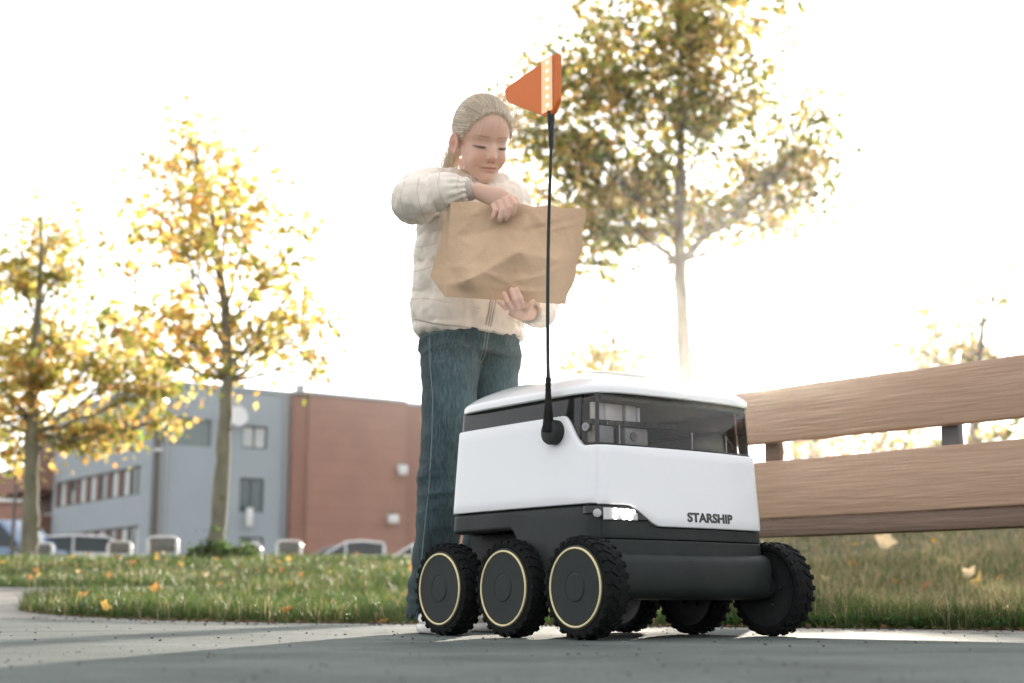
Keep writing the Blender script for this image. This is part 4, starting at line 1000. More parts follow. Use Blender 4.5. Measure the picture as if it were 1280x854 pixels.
def skinm():
    m = bpy.data.materials.new('skin'); m.use_nodes = True; n = m.node_tree; b = n.nodes['Principled BSDF']
    at = n.nodes.new('ShaderNodeAttribute'); at.attribute_name = 'tint'; n.links.new(at.outputs['Color'], b.inputs['Base Color'])
    b.inputs['Roughness'].default_value = .5; b.inputs['Subsurface Weight'].default_value = .25; b.inputs['Subsurface Radius'].default_value = (.8, .3, .15); b.inputs['Subsurface Scale'].default_value = .012
    b.inputs['Specular IOR Level'].default_value = .4
    return m
m_skin = skinm()
PY = 3.53
pb = P(560, 790, PY)
girl = thing('person', 'blond child in a beige puffer jacket and jeans looking down into the paper bag', 'person', (pb.x, PY, 0))
# ---- head frame: x to the image right, y out of the face, z up
HS = 1.06
Hc = P(603.5, 177.5, 3.455)
HM = Matrix.Translation(Hc) @ Matrix.Rotation(R(24), 4, 'Z') @ Matrix.Rotation(R(26), 4, 'X') @ Matrix.Rotation(R(-3), 4, 'Y') @ Matrix(((1, 0, 0, 0), (0, -1, 0, 0), (0, 0, 1, 0), (0, 0, 0, 1))) @ Matrix.Scale(HS, 4)
HI = HM.inverted()
def hv(x, y, z): return HM @ Vector((x, y, z))
body = MB()
ell(body, (0, -.014, .031), (.066, .084, .077), HM, 36, 26)
ell(body, (0, .012, -.018), (.0535, .060, .068), HM, 32, 24)
ell(body, (0, .018, -.053), (.037, .048, .036), HM, 28, 20)
ell(body, (0, .042, -.076), (.019, .022, .018), HM)
for s in (-1, 1):
    ell(body, (s*.0255, .040, -.033), (.023, .024, .027), HM)
    if s > 0: continue
    ME = HM @ Matrix.Translation((s*.0700, -.004, -.010)) @ Matrix.Rotation(R(s*20), 4, 'Z')
    ell(body, (0, 0, 0), (.0050, .0150, .0235), ME); 
    body.tube([ME @ Vector((s*.003, .0145*math.cos(a), .023*math.sin(a)-.0)) for a in np.linspace(-1.2, 3.6, 12)], .0030, 8)
nk0 = hv(0, -.028, -.045); nk1 = P(606, 226, 3.545); nk2 = P(600, 262, 3.56)
body.tube([nk0, nk0.lerp(nk1, .5), nk1, nk2], [.050, .044, .045, .06], 20)
# torso core and arms under the jacket
lat = Vector((math.cos(R(24)), math.sin(R(24)), 0)); fwd = Vector((math.sin(R(24)), -math.cos(R(24)), 0))
body.tube([nk2, P(592, 300, 3.56), P(586, 400, 3.56)], [(.10, .07), (.10, .075), (.09, .07)], 16, flat=lat)
SR = P(551, 240, 3.50); ER = P(519, 251, 3.31); WR = P(592, 237, 3.275)
SL = P(640, 262, 3.61); EL_ = P(676, 384, 3.44); WL = P(662, 391, 3.30)
body.tube([P(590, 262, 3.56), SR, ER], [.04, .038, .032], 12); body.tube([ER, ER.lerp(WR, .5), WR], [.032, .027, .0185], 14)
body.tube([P(600, 262, 3.57), SL, EL_], [.04, .038, .032], 12); body.tube([EL_, EL_.lerp(WL, .6), WL], [.032, .024, .019], 14)
# right hand, closed over the top edge of the bag
def pv(x, y, Y): return P(x, y, Y)
def chain(mb, pts, rs, seg=12):
    """rounded chain: interpolated tube with hemispherical tip"""
    pts = [Vector(p) for p in pts]; out = []; rr = []
    for i in range(len(pts)-1):
        for k in range(5): out.append(pts[i].lerp(pts[i+1], k/5)); rr.append(rs[i]+(rs[i+1]-rs[i])*k/5)
    out.append(pts[-1]); rr.append(rs[-1])
    d = (pts[-1]-pts[-2]).normalized(); r = rs[-1]
    for a in (.35, .7, .95): out.append(pts[-1]+d*r*a); rr.append(r*math.sqrt(1-a*a))
    mb.tube(out, rr, seg)
    for p, q in zip(pts[1:-1], rs[1:-1]): ell(mb, p, (q*1.05,)*3, None, 12, 8)
body.tube([WR, pv(603, 241, 3.268), pv(614, 245, 3.262), pv(623, 247.5, 3.257), pv(630, 247.8, 3.255), pv(636, 248.5, 3.253)], [(.019, .0165), (.0215, .0150), (.0245, .0140), (.0255, .0130), (.021, .011), (.013, .008)], 18, flat=(0, 0, 1))
fr_ = [[(616, 256, 3.252), (619, 264, 3.2405), (616.5, 271, 3.241), (616, 273.5, 3.244)], [(624, 252.5, 3.248), (628, 263.5, 3.235), (625, 272, 3.2365), (624.5, 275, 3.240)],
       [(631, 249, 3.247), (636, 260, 3.233), (633.5, 269.5, 3.2355), (632.5, 272.5, 3.239)], [(637.5, 246, 3.248), (643.5, 255.5, 3.235), (641.5, 264, 3.238), (640, 267.5, 3.241)]]
for f, r in zip(fr_, (.0066, .0073, .0075, .0072)): chain(body, [pv(*q) for q in f], [r*1.12, r*1.04, r*.95, r*.86])
chain(body, [pv(620, 242, 3.275), pv(634, 244, 3.292), pv(644, 250, 3.296), pv(648, 256, 3.292)], [.012, .009, .0082, .0072])
# left hand under the bag, fingers up its front
body.tube([WL, pv(658, 391.5, 3.283), pv(651, 391, 3.268), pv(643, 389.5, 3.262), pv(637, 387.5, 3.26)], [(.0175, .0165), (.019, .0165), (.0185, .018), (.016, .018), (.012, .014)], 18, flat=(0, 0, 1))
fl_ = [[(634, 386.5, 3.250), (629, 381.5, 3.241), (625, 378, 3.241), (623.8, 377, 3.243)], [(640, 386.5, 3.248), (634.5, 377.5, 3.236), (631, 369, 3.238), (630.3, 367, 3.241)],
       [(647.5, 386, 3.248), (643.5, 374.5, 3.234), (640, 364.5, 3.237), (639.4, 362, 3.240)], [(654, 385, 3.250), (650.5, 373, 3.236), (646.5, 364, 3.238), (645.6, 361.5, 3.241)]]
for f, r in zip(fl_, (.0060, .0068, .0070, .0068)): chain(body, [pv(*q) for q in f], [r*1.12, r*1.04, r*.95, r*.85])
chain(body, [pv(656, 391, 3.265), pv(660.5, 384, 3.247), pv(664.5, 379.5, 3.243), pv(666.5, 378, 3.243)], [.0105, .0085, .0078, .0072])
bme = remesh(body, .0018, 6, .5)
V = getv(bme)
Mi = np.array(HI); L = V @ Mi[:3, :3].T + Mi[:3, 3]; x, y, z = L.T
hw = sstep(.13, .115, np.sqrt((L**2).sum(1)))            # head only
ed_ = np.empty(len(bme.edges)*2, np.int32); bme.edges.foreach_get('vertices', ed_); ed_ = ed_.reshape(-1, 2)
deg = np.bincount(ed_.ravel(), minlength=len(V)).astype(np.float32)[:, None]
fm = (sstep(.018, .040, y)*hw*sstep(.060, .052, np.abs(x)-.0*z))[:, None]; nkm = (sstep(-.06, -.09, z)*(V[:, 2] > 1.03))[:, None]*.5; fm = np.maximum(fm, nkm)
for _ in range(60):
    acc = np.zeros_like(V); np.add.at(acc, ed_[:, 0], V[ed_[:, 1]]); np.add.at(acc, ed_[:, 1], V[ed_[:, 0]]); V = V*(1-fm*.6)+acc/deg*fm*.6
L = V @ Mi[:3, :3].T + Mi[:3, 3]; x, y, z = L.T
front = sstep(.008, .035, y)*hw
z = np.where(z < 0, z/.86, z)
def gs(cx, cz, sx, sz): return np.exp(-((x-cx)/sx)**2/2-((z-cz)/sz)**2/2)
dy = np.zeros(len(V)); dz = np.zeros(len(V))
for s in (-1, 1):
    dy += -.0075*gs(s*.027, .003, .0135, .0095)+.0062*gs(s*.028, -.001, .0105, .0068)+.0022*gs(s*.026, .0185, .016, .0055)
    dy += -.0015*gs(s*.028, -.0085, .012, .0022)+.0040*gs(s*.0082, -.0325, .0038, .0038)-.0016*gs(s*.0150, -.032, .0030, .006)
    dy += -.0018*gs(s*.0265, -.061, .0035, .005)+.0015*gs(s*.036, -.03, .013, .012)
    dy += -.0030*gs(s*.0055, -.0380, .0022, .0013)
dy += .0050*gs(0, -.003, .0052, .011)+.0070*gs(0, -.014, .0056, .009)+.0100*gs(0, -.0262, .0068, .0065)+.0028*gs(0, -.0310, .0050, .004)
dy += -.0022*gs(0, -.0440, .0045, .0045)+.0034*gs(0, -.0565, .0135, .0026)+.0012*gs(-.004, -.0545, .003, .002)+.0012*gs(.004, -.0545, .003, .002)
dy += -.0024*gs(0, -.0607, .0200, .0012)+.0036*gs(0, -.0655, .0125, .0030)-.0030*gs(0, -.0735, .012, .0035)+.0028*gs(0, -.089, .012, .009)
L2 = L.copy(); L2[:, 1] += dy*front
Mw = np.array(HM); V2 = L2 @ Mw[:3, :3].T + Mw[:3, 3]; V2 = V*(1-hw[:, None])+V2*hw[:, None]
setv(bme, V2)
base = np.array([.66, .43, .33]); col = np.repeat(base[None], len(V), 0)
col *= (1+.03*snoise(V, 60, 1.0))[:, None]
def tintto(mask, c): 
    global col
    col = col*(1-mask[:, None])+np.array(c)*mask[:, None]
tintto(np.clip(sum(gs(s*.036, -.030, .014, .012) for s in (-1, 1)), 0, 1)*.35*front, (.66, .33, .27))
tintto(gs(0, -.034, .008, .006)*.35*front, (.66, .34, .28))
tintto(np.clip(sum(gs(s*.028, .004, .012, .005) for s in (-1, 1)), 0, 1)*.40*front, (.50, .28, .21))  # shading of the eyelids put into the skin colour
lipm = sstep(1.0, .55, ((x/.0235)**2+((z+.0612)/(.0066*(1-.35*np.clip((x/.0235)**2, 0, 1.5))))**2))*front
tintto(lipm*.62, (.56, .25, .20))
tintto(np.exp(-((z+.0609+.002*(x/.02)**2)/.0011)**2)*sstep(.0245, .0200, np.abs(x))*front*.9, (.17, .06, .05))
for s in (-1, 1):
    bx = s*x; arc = .0215-.10*np.abs(bx-.030)*(bx > .030)*.9-.10*np.abs(.030-bx)*(bx < .030)*.35
    tintto(np.exp(-((z-arc)/.0016)**2)*sstep(.008, .016, bx)*sstep(.046, .034, bx)*front*.75, (.30, .19, .12))
    lash = -.0050-.55*((bx-.028)/.0145)**2*-.0030
    tintto(np.exp(-((z-lash)/(.0012+.0020*np.exp(-((bx-.027)/.009)**2)))**2)*sstep(.0150, .018, bx)*sstep(.0430, .0385, bx)*front*.97, (.035, .022, .018))
    tintto(np.exp(-((z-.0045+.9*((bx-.028)/.0145)**2*.004)/.0011)**2)*sstep(.015, .02, bx)*sstep(.044, .038, bx)*front*.45, (.36, .18, .13))  # shade of the upper lid crease, drawn in the skin colour
    tintto(gs(s*.0055, -.0442, .0024, .0016)*front*.8, (.18, .07, .05))  # nostril shade put into the colour
ear = sstep(.058, .066, np.abs(x))*hw*(y < .02)*(z < .02)*(z > -.045); tintto(ear*.35, (.68, .30, .24)); tintto(np.exp(-((y+.003)/.0065)**2-((z+.0105)/.010)**2)*ear*.75, (.38, .15, .11))  # redder ear; the shade in its hollow is put into the colour
fing = sstep(.35, .1, hw)*sstep(1.12, 1.14, V[:, 2])*0
link('body', bme, m_skin, girl, col); girl_m = XF[girl.name].inverted()
BVH_ = BVHTree.FromPolygons([girl_m @ v.co for v in bme.vertices], [tuple(p.vertices) for p in bme.polygons])
# lashes and a few stray strands
m_lash = mat('lash_dark', (.06, .04, .03), .6)
mb = MB()
for s in (-1, 1):
    for k in range(17):
        bx = .0155+.0265*k/16; zz = -.0050+.55*((bx-.028)/.0145)**2*.0030; yy = (lambda r_: (HI @ r_[0]).y-.0006 if r_[0] is not None else .06)(BVH_.ray_cast(hv(s*bx, .2, zz), (hv(0, 0, 0)-hv(0, 1, 0)).normalized()))
        p0_ = Vector((s*bx, yy, zz)); mb.tube([hv(*p0_), hv(s*(bx+.0012), yy+.0038, zz-.0022), hv(s*(bx+.0025), yy+.0062, zz-.0018)], [.00050, .0004, .00018], 4)
obj('eyelashes', mb, m_lash, girl, world=True, smooth=0, kind='stuff')
# nails
# ---- jacket
m_jack = mat('jacket_beige_nylon', (.76, .675, .585), .45, vary=.04, vscale=6, bump=.12, bscale=260, coat=0, spec=.4)
m_cuff = mat('cuff_elastic', (.50, .445, .38), .7, vary=.06, bump=.5, bscale=300)
rows = [(424, 589, .126, .090), (417, 588, .137, .100), (405, 587, .143, .107), (385, 585, .143, .108), (360, 584, .139, .106), (330, 584, .134, .102), (300, 586, .131, .100), (270, 588, .136, .100), (250, 593, .130, .094), (241, 599, .112, .082), (234, 603, .086, .068), (229, 604, .066, .058), (225, 605, .058, .054), (222, 606, .054, .051)]
cen = [P(r[1], r[0], 3.55) for r in rows]; cen[-1].y -= .012; cen[-2].y -= .008
zs = np.array([c.z for c in cen]); NS = 110; zz = np.linspace(zs[0], zs[-1], NS)
cxs = np.interp(zz, zs, [c.x for c in cen]); cys = np.interp(zz, zs, [c.y for c in cen]); As = np.interp(zz, zs, [r[2] for r in rows]); Bs = np.interp(zz, zs, [r[3] for r in rows])
jk = MB(); G = []
SP_ = .074
for i in range(NS):
    row = []
    for k in range(56):
        a = 2*math.pi*k/56
        ph = (zz[i]-zs[0]-.03+.006*math.sin(3*a+zz[i]*9))/SP_
        pf = .0062*(abs(math.sin(math.pi*ph))**.55)-.004 if ph > 0 else .003*math.sin(min(1, (zz[i]-zs[0])/.03)*math.pi)
        if zz[i] > zs[-4]: pf = .004*abs(math.sin((zz[i]-zs[-4])*90))
        wr = .0025*math.sin(a*13+zz[i]*60)*math.exp(-((abs(ph % 1)-0) if ph % 1 < .5 else 1-ph % 1)*7)
        sq = 1+.035*math.cos(2*a)**2
        c_, s_ = math.cos(a), math.sin(a)
        row.append(Vector((cxs[i], cys[i], zz[i]))+lat*(c_*(As[i]*sq+pf+wr))+fwd*(s_*(Bs[i]*sq+pf+wr)))
    G.append(row)
jk.grid(G, wrap=True); jk.add(G[0], [tuple(range(56))]); jk.add(G[-1], [tuple(range(56))])
def sleeve(mb, pts, rs, seams, seed):
    pts = [Vector(p) for p in pts]; ds = [0]
    for a, b in zip(pts[:-1], pts[1:]): ds.append(ds[-1]+(b-a).length)
    # catmull-rom
    out = []; rr = []; n = 60
    for i in range(n+1):
        d = ds[-1]*i/n; j = max(k for k in range(len(ds)-1) if ds[k] <= d+1e-9); u = (d-ds[j])/(ds[j+1]-ds[j])
        p0, p1, p2, p3 = pts[max(j-1, 0)], pts[j], pts[j+1], pts[min(j+2, len(pts)-1)]
        q = .5*((2*p1)+(p2-p0)*u+(2*p0-5*p1+4*p2-p3)*u*u+(3*p1-p0-3*p2+p3)*u**3)
        s = d/ds[-1]; pf = 0
        for a, b in zip(seams[:-1], seams[1:]):
            if a <= s <= b: pf = .011*abs(math.sin(math.pi*(s-a)/(b-a)))**.6-.006
        out.append(q); rr.append(rs[j]+(rs[j+1]-rs[j])*u+pf)
    mb.tube(out, rr, 28)
sleeve(jk, [P(588, 252, 3.55), SR, ER.lerp(SR, .35)+Vector((-.008, 0, .006)), ER, ER.lerp(WR, .42)+Vector((0, 0, .008)), WR.lerp(ER, .10)], [.068, .058, .053, .051, .043, .026], [0, .25, .45, .62, .80, .97], 1)
sleeve(jk, [P(606, 256, 3.57), SL, SL.lerp(EL_, .5), EL_+Vector((.004, 0, 0)), EL_.lerp(WL, .5), WL.lerp(EL_, .12)+Vector((0, 0, -.004))], [.070, .058, .052, .038, .034, .027], [0, .2, .4, .6, .8, .97], 2)
jm = remesh(jk, .0032, 3, .5)
V = getv(jm); N = getn(jm)
def crinkle(V, f, s): n_ = snoise(V, f, s); return 1-np.abs(n_)*2
d = .0034*crinkle(V, 38, .7)+.0026*crinkle(V*np.array([1, 1, .55]), 85, 2.1)+.0013*snoise(V, 190, 3.3)
# gathers running away from the elastic cuffs and the hem
for wpt, ax_ in ((WR, (ER-WR)), (WL, (EL_-WL))):
    ax_ = ax_.normalized(); rel = V-np.array(wpt); tt_ = rel @ np.array(ax_); u1 = ax_.orthogonal().normalized(); u2 = ax_.cross(u1)
    ang = np.arctan2(rel @ np.array(u2), rel @ np.array(u1)); near = np.exp(-((tt_-.02)/.030)**2)*(np.linalg.norm(rel, axis=1) < .1)
    d += .0022*np.sin(ang*13+tt_*40)*near
setv(jm, V+N*d[:, None])
BJ = BVHTree.FromPolygons([v.co.copy() for v in jm.vertices], [tuple(p.vertices) for p in jm.polygons])
link('jacket', jm, m_jack, girl)
def onsurf(bvh, px_, py_, off=0):
    o = Vector((0, 0, CAMZ)); d = (P(px_, py_, 1)-o).normalized(); h = bvh.ray_cast(o, d)
    return (h[0]-d*off) if h[0] is not None else None
def seam(bvh, name, pts, r, m, parent=girl, off=0, n=8):
    out = []
    for a, b in zip(pts[:-1], pts[1:]):
        for k in range(n): 
            q = onsurf(bvh, a[0]+(b[0]-a[0])*k/n, a[1]+(b[1]-a[1])*k/n, off)
            if q is not None: out.append(q)
    if len(out) > 2: return obj(name, MB().tube(out, r, 6), m, parent, world=True)
m_qs = mat('quilt_stitch', (.57, .50, .43), .6); m_zip = mat('zip_piping', (.40, .36, .31), .6)
seam(BJ, 'zip', [(613.5, 372), (611, 390), (606.5, 409)], .0022, m_zip); seam(BJ, 'zip', [(620, 375), (616.5, 393), (613, 411)], .0016, m_zip); seam(BJ, 'zip', [(617, 373), (613.5, 392), (610, 410)], .0014, m_zip)
seam(BJ, 'hem_binding', [(519, 399), (540, 404), (575, 408), (605, 413), (640, 420), (652, 421)], .0026, m_cuff)
for pl_ in ([(516, 309), (530, 308), (548, 303)], [(515, 340), (530, 337), (546, 331)], [(514, 374), (530, 373), (545, 375), (565, 379)], [(590, 384), (603, 386)],
            [(524, 222), (521, 238), (525, 258), (534, 280)], [(550, 215), (547, 230), (551, 246), (558, 258)], [(573, 220), (571, 232), (574, 250)], [(506, 228), (500, 245), (505, 270)], [(632, 396), (645, 402), (660, 402)]):
    seam(BJ, 'quilt_seam', pl_, .0010, m_qs, off=-.0003)
# cuffs
for wp, ep, r in ((WR, ER, .0235), (WL, EL_, .0235)):
    ax_ = (ep-wp).normalized(); mb = MB(); pts = [wp+ax_*t for t in (.002, .001, .004, .012, .022, .028)]
    mb.tube(pts, [r*.80, r*.96, r*1.06, r*1.08, r*1.05, r*.9], 28, cap=False); obj('cuff', mb, m_cuff, girl, world=True)
mb = MB(); nc = P(605.5, 227, 3.535)
mb.tube([nc+Vector((0, 0, -.020)), nc+Vector((0, -.004, -.004)), nc+Vector((0, -.006, .010)), nc+Vector((0, -.005, .012)), nc+Vector((0, -.004, .0))], [.060, .0585, .0555, .052, .050], 32, cap=False); obj('collar', mb, m_jack, girl, world=True)
# ---- jeans
def denim():
    m = mat('denim', (.023, .040, .046), .82, vary=0, vscale=7, bump=.5, bscale=700, col2=(.055, .085, .094), spec=.15); n = m.node_tree; b = n.nodes['Principled BSDF']
    tc = n.nodes.new('ShaderNodeTexCoord'); mp = n.nodes.new('ShaderNodeMapping'); mp.inputs['Scale'].default_value = (260, 260, 40)
    nz = n.nodes.new('ShaderNodeTexNoise'); nz.inputs['Scale'].default_value = 1; nz.inputs['Detail'].default_value = 3; n.links.new(tc.outputs['Object'], mp.inputs[0]); n.links.new(mp.outputs[0], nz.inputs['Vector'])
    rp = n.nodes.new('ShaderNodeValToRGB'); rp.color_ramp.elements[0].position = .35; rp.color_ramp.elements[1].position = .7; rp.color_ramp.elements[0].color = (.70, .72, .74, 1); rp.color_ramp.elements[1].color = (1.55, 1.5, 1.45, 1)
    n.links.new(nz.outputs['Fac'], rp.inputs['Fac'])
    mu = n.nodes.new('ShaderNodeMixRGB'); mu.blend_type = 'MULTIPLY'; mu.inputs[0].default_value = 1; ln = b.inputs['Base Color'].links[0].from_socket
    n.links.new(ln, mu.inputs[1]); n.links.new(rp.outputs[0], mu.inputs[2])
    at = n.nodes.new('ShaderNodeAttribute'); at.attribute_name = 'tint'; m3 = n.nodes.new('ShaderNodeMixRGB'); m3.blend_type = 'MULTIPLY'; m3.inputs[0].default_value = 1
    n.links.new(mu.outputs[0], m3.inputs[1]); n.links.new(at.outputs['Color'], m3.inputs[2]); n.links.new(m3.outputs[0], b.inputs['Base Color'])
    b.inputs['Sheen Weight'].default_value = .15
    return m
m_den = denim(); m_stitch = mat('stitch_pale', (.30, .27, .20), .8); m_fray = mat('frayed_cotton', (.16, .21, .23), .9)
jn = MB()
jn.tube([P(587, 396, 3.55), P(588, 415, 3.55), P(588, 430, 3.55), P(587, 445, 3.55)], [(.118, .090), (.128, .096), (.132, .098), (.125, .090)], 40, flat=lat)
legR = [(562, 425, 3.515, .078), (563, 450, 3.51, .0745), (562.5, 480, 3.505, .0700), (560, 520, 3.50, .0640), (556.5, 565, 3.495, .0585), (553.5, 605, 3.495, .0560), (549, 650, 3.50, .0545), (545, 700, 3.51, .0540), (541.5, 745, 3.515, .0565), (540, 772, 3.515, .0600)]
legL = [(613, 432, 3.585, .076), (615, 455, 3.59, .0725), (616, 480, 3.60, .0680), (614, 520, 3.61, .0630), (612, 565, 3.62, .0585), (610, 605, 3.63, .0560), (608, 650, 3.64, .0545), (606, 700, 3.65, .0540), (604, 745, 3.655, .0565), (603, 768, 3.655, .0600)]
for lg in (legR, legL): jn.tube([P(a, b, c) for a, b, c, r in lg], [r for a, b, c, r in lg], 32)
jm = remesh(jn, .0035, 5, .5)
V = getv(jm); N = getn(jm); kz = V[:, 2]
d = .0050*crinkle(V*np.array([1, 1, .45]), 30, .3)*sstep(.78, .3, kz)+.0016*crinkle(V*np.array([.6, .6, 1.4]), 55, 1.9)+.0062*crinkle(V*np.array([.5, .5, 1.6]), 45, 4.2)*(np.exp(-((kz-.36)/.07)**2)+np.exp(-((kz-.08)/.08)**2)+.8*np.exp(-((kz-.70)/.04)**2))
V = V+N*d[:, None]; setv(jm, V)
nrm = getn(jm); fade = np.exp(-((kz-.58)/.13)**2)*sstep(.3, .9, nrm @ np.array(fwd))+.6*np.exp(-((kz-.36)/.06)**2)*sstep(.2, .8, nrm @ np.array(fwd))
tint = np.ones((len(V), 3))*(1+fade*.75+.25*crinkle(V, 30, .3)*.6)[:, None]
BN = BVHTree.FromPolygons([v.co.copy() for v in jm.vertices], [tuple(p.vertices) for p in jm.polygons])
link('jeans', jm, m_den, girl, tint)
seam(BN, 'side_seam', [(536, 410), (538, 460), (541, 500), (540, 545), (537, 600), (531, 660), (527, 700), (524, 750)], .0017, m_fray)
seam(BN, 'pocket_stitch', [(540, 409), (541.5, 413), (548, 414), (560, 411), (568, 407)], .0009, m_stitch); seam(BN, 'pocket_stitch', [(540, 406.5), (548, 410), (558, 408.5), (566, 405.5)], .0009, m_stitch)
seam(BN, 'fly_stitch', [(611, 414), (609, 430), (606, 445), (600, 456)], .0009, m_stitch); seam(BN, 'fly_stitch', [(607, 414), (605.5, 430), (602, 444), (598, 453)], .0014, m_fray)
# frayed hem threads
mb = MB()
for lg in (legR, legL):
    c0 = P(*lg[-1][:3]); r0 = lg[-1][3]
    for k in range(110):
        a = random.random()*6.283; p = c0+Vector((math.cos(a)*r0, math.sin(a)*r0, random.uniform(-.002, .012)))
        q = p+Vector((math.cos(a)*random.uniform(-.002, .008), math.sin(a)*random.uniform(-.002, .008), -random.uniform(.004, .014))); mb.tube([p, p.lerp(q, .5)+Vector((random.gauss(0, .001), 0, 0)), q], [.0008, .0006, .0004], 3)
obj('frayed_hem', mb, m_fray, girl, world=True, smooth=0, kind='stuff', rec=False)
# ---- shoes
m_shoe = mat('shoe_white', (.66, .64, .60), .55, vary=.05); m_sole = mat('sole_white', (.72, .71, .68), .6, vary=.05)
def shoe(c, yaw):
    f = Vector((math.sin(yaw), -math.cos(yaw), 0)); l = Vector((math.cos(yaw), math.sin(yaw), 0)); G = []; S = []
    for (t, wd, h, b) in [(-.075, .016, .050, .018), (-.070, .028, .070, .018), (-.045, .034, .085, .018), (-.01, .036, .080, .018), (.03, .038, .060, .018), (.075, .042, .048, .018), (.11, .040, .040, .018), (.135, .028, .034, .018), (.146, .012, .026, .018)]:
        row = []; srow = []
        for k in range(16):
            a = 2*math.pi*k/16; cc, ss = math.cos(a), math.sin(a); row.append(c+f*t+l*wd*cc+Vector((0, 0, b+(h-b)*(ss*.5+.5 if ss > 0 else .5+ss*.5))))
            srow.append(c+f*t*1.02+l*(wd+.003)*math.copysign(abs(cc)**.6, cc)+Vector((0, 0, .013+.012*math.copysign(abs(ss)**.4, ss))))
        G.append(row); S.append(srow)
    for gg, nm, m in ((G, 'shoe_upper', m_shoe), (S, 'shoe_sole', m_sole)):
        mb = MB().grid(gg, wrap=True); mb.add(gg[0], [tuple(range(16))]); mb.add(gg[-1], [tuple(range(16))]); obj(nm, mb, m, girl, world=True, smooth=60)
cR = P(541, 772, 3.515); cL = P(603, 770, 3.655)
shoe(Vector((cR.x, cR.y, 0)), R(8)); shoe(Vector((cL.x, cL.y, 0)), R(30))
# ---- hair
m_hair = leafm('hair_blond', .18, .38, 1.2)
b_ = m_hair.node_tree.nodes['Principled BSDF']; b_.inputs['Specular IOR Level'].default_value = .6
hc = Vector((0, -.014, .031)); hr = Vector((.066, .084, .077))
def dirpt(d, k=1.0): return Vector((hc.x+d.x*hr.x*k, hc.y+d.y*hr.y*k, hc.z+d.z*hr.z*k))
def hairmask(p):
    thr = .031-.034*min(1, abs(p.x)/.060)**1.7
    s = p.z-.9*(p.y-.01)*1.0-thr
    low = p.z+.055-max(0, p.y)*.3
    return float(sstep(-.004, .010, s))*float(sstep(0, .02, low)) if p.y > -.02 else float(sstep(0, .02, low))
G = []; cc = []
for i in range(61):
    th_ = math.pi*i/60; row = []
    for k in range(96):
        a = 2*math.pi*k/96; d = Vector((math.sin(th_)*math.cos(a), math.sin(th_)*math.sin(a), math.cos(th_))); p = dirpt(d)
        m_ = hairmask(p); kk = .90+.155*m_+.004*math.sin(a*40+th_*6)*m_; row.append(hv(*dirpt(d, kk))); v = .9+.15*math.sin(a*31+2*math.sin(th_*3)); cc.append((.72*v, .61*v, .48*v))
    G.append(row)
mbh = MB().grid(G, wrap=True)
me = bpy.data.meshes.new('hair'); me.from_pydata([tuple(v) for v in mbh.v], [], mbh.f); fixn(me)
hair = link('hair', me, m_hair, girl, np.array(cc))
def strands(name, paths, r0, cols, parent):
    n = len(paths); k = len(paths[0]); Pn = np.array([[tuple(q) for q in p] for p in paths], np.float32)
    T_ = np.gradient(Pn, axis=1); T_ /= np.linalg.norm(T_, axis=2, keepdims=True)+1e-9
    up = np.array([.3, -.8, .5]); A = np.cross(T_, up); A /= np.linalg.norm(A, axis=2, keepdims=True)+1e-9; B = np.cross(T_, A)
    tp = np.linspace(1, .35, k)[None, :, None]*np.array(r0)[:, None, None]
    V = np.stack([Pn+(A*math.cos(a)+B*math.sin(a))*tp for a in (0, 2.094, 4.189)], 2).reshape(-1, 3)
    F = []; o = (np.arange(n)*k*3)[:, None]
    for i in range(k-1):
        for s in range(3): F.append(o+np.array([i*3+s, i*3+(s+1) % 3, (i+1)*3+(s+1) % 3, (i+1)*3+s]))
    F = np.concatenate(F, 0); V = V-np.array(parent.location if parent is not None else (0, 0, 0)); 
    return npmesh(name, V, F, m_hair, np.repeat(np.array(cols)[:, None], k*3, 1).reshape(-1, 3), parent=parent, kind='stuff', smooth=True)
tie = Vector((-.0, -.092, .020)); td = Vector(((tie.x-hc.x)/hr.x, (tie.y-hc.y)/hr.y, (tie.z-hc.z)/hr.z)).normalized()
paths = []; rs = []; cols = []
def hcol(): t = random.random(); v = random.uniform(.75, 1.25); return ((.70+.22*t)*v, (.60+.19*t)*v, (.47+.16*t)*v)
tries = 0
while len(paths) < 2600 and tries < 60000:
    tries += 1
    d = Vector((random.gauss(0, 1), random.gauss(0, 1), random.gauss(0, 1))).normalized(); p = dirpt(d)
    if hairmask(p) < .04: continue
    ed = hairmask(p) < .9
    if not ed and random.random() < .55: continue
    kk = 1.062+random.uniform(-.006, .012); path = []; w1, w2 = random.gauss(0, .02), random.gauss(0, .015); ln_ = random.uniform(.35, 1)
    for i in range(12):
        u = i/11*ln_; q = d.lerp(td, u).normalized() if d.dot(td) > -.95 else td
        k2 = ((1.012, 1.03)[i] if (ed and i < 2) else kk)+(.008 if 0 < i < 9 else 0)*random.random()*.5
        side = q.cross(Vector((0, 0, 1)))
        path.append(hv(*(dirpt((q+side*w1*math.sin(u*3.1)).normalized(), k2))))
    paths.append(path); rs.append(random.uniform(.00045, .0009)); cols.append(hcol())
strands('hair_strands', paths, rs, cols, girl)
# ponytail hanging behind the neck
paths = []; rs = []; cols = []
t0 = hv(*tie); pt_pts = [t0, t0+Vector((-.012, .03, -.01)), P(566, 196, 3.575), P(562, 212, 3.59), P(561, 240, 3.60)]
for k in range(420):
    r = Vector((random.gauss(0, .009), random.gauss(0, .012), random.gauss(0, .006))); path = []
    for i in range(14):
        u = i/13*(len(pt_pts)-1); j = min(int(u), len(pt_pts)-2); q = pt_pts[j].lerp(pt_pts[j+1], u-j); path.append(q+r*(.5+1.0*math.sin(math.pi*min(1, i/13*.8+.1))))
    paths.append(path); rs.append(random.uniform(.0005, .001)); cols.append(hcol())
strands('ponytail', paths, rs, cols, girl)
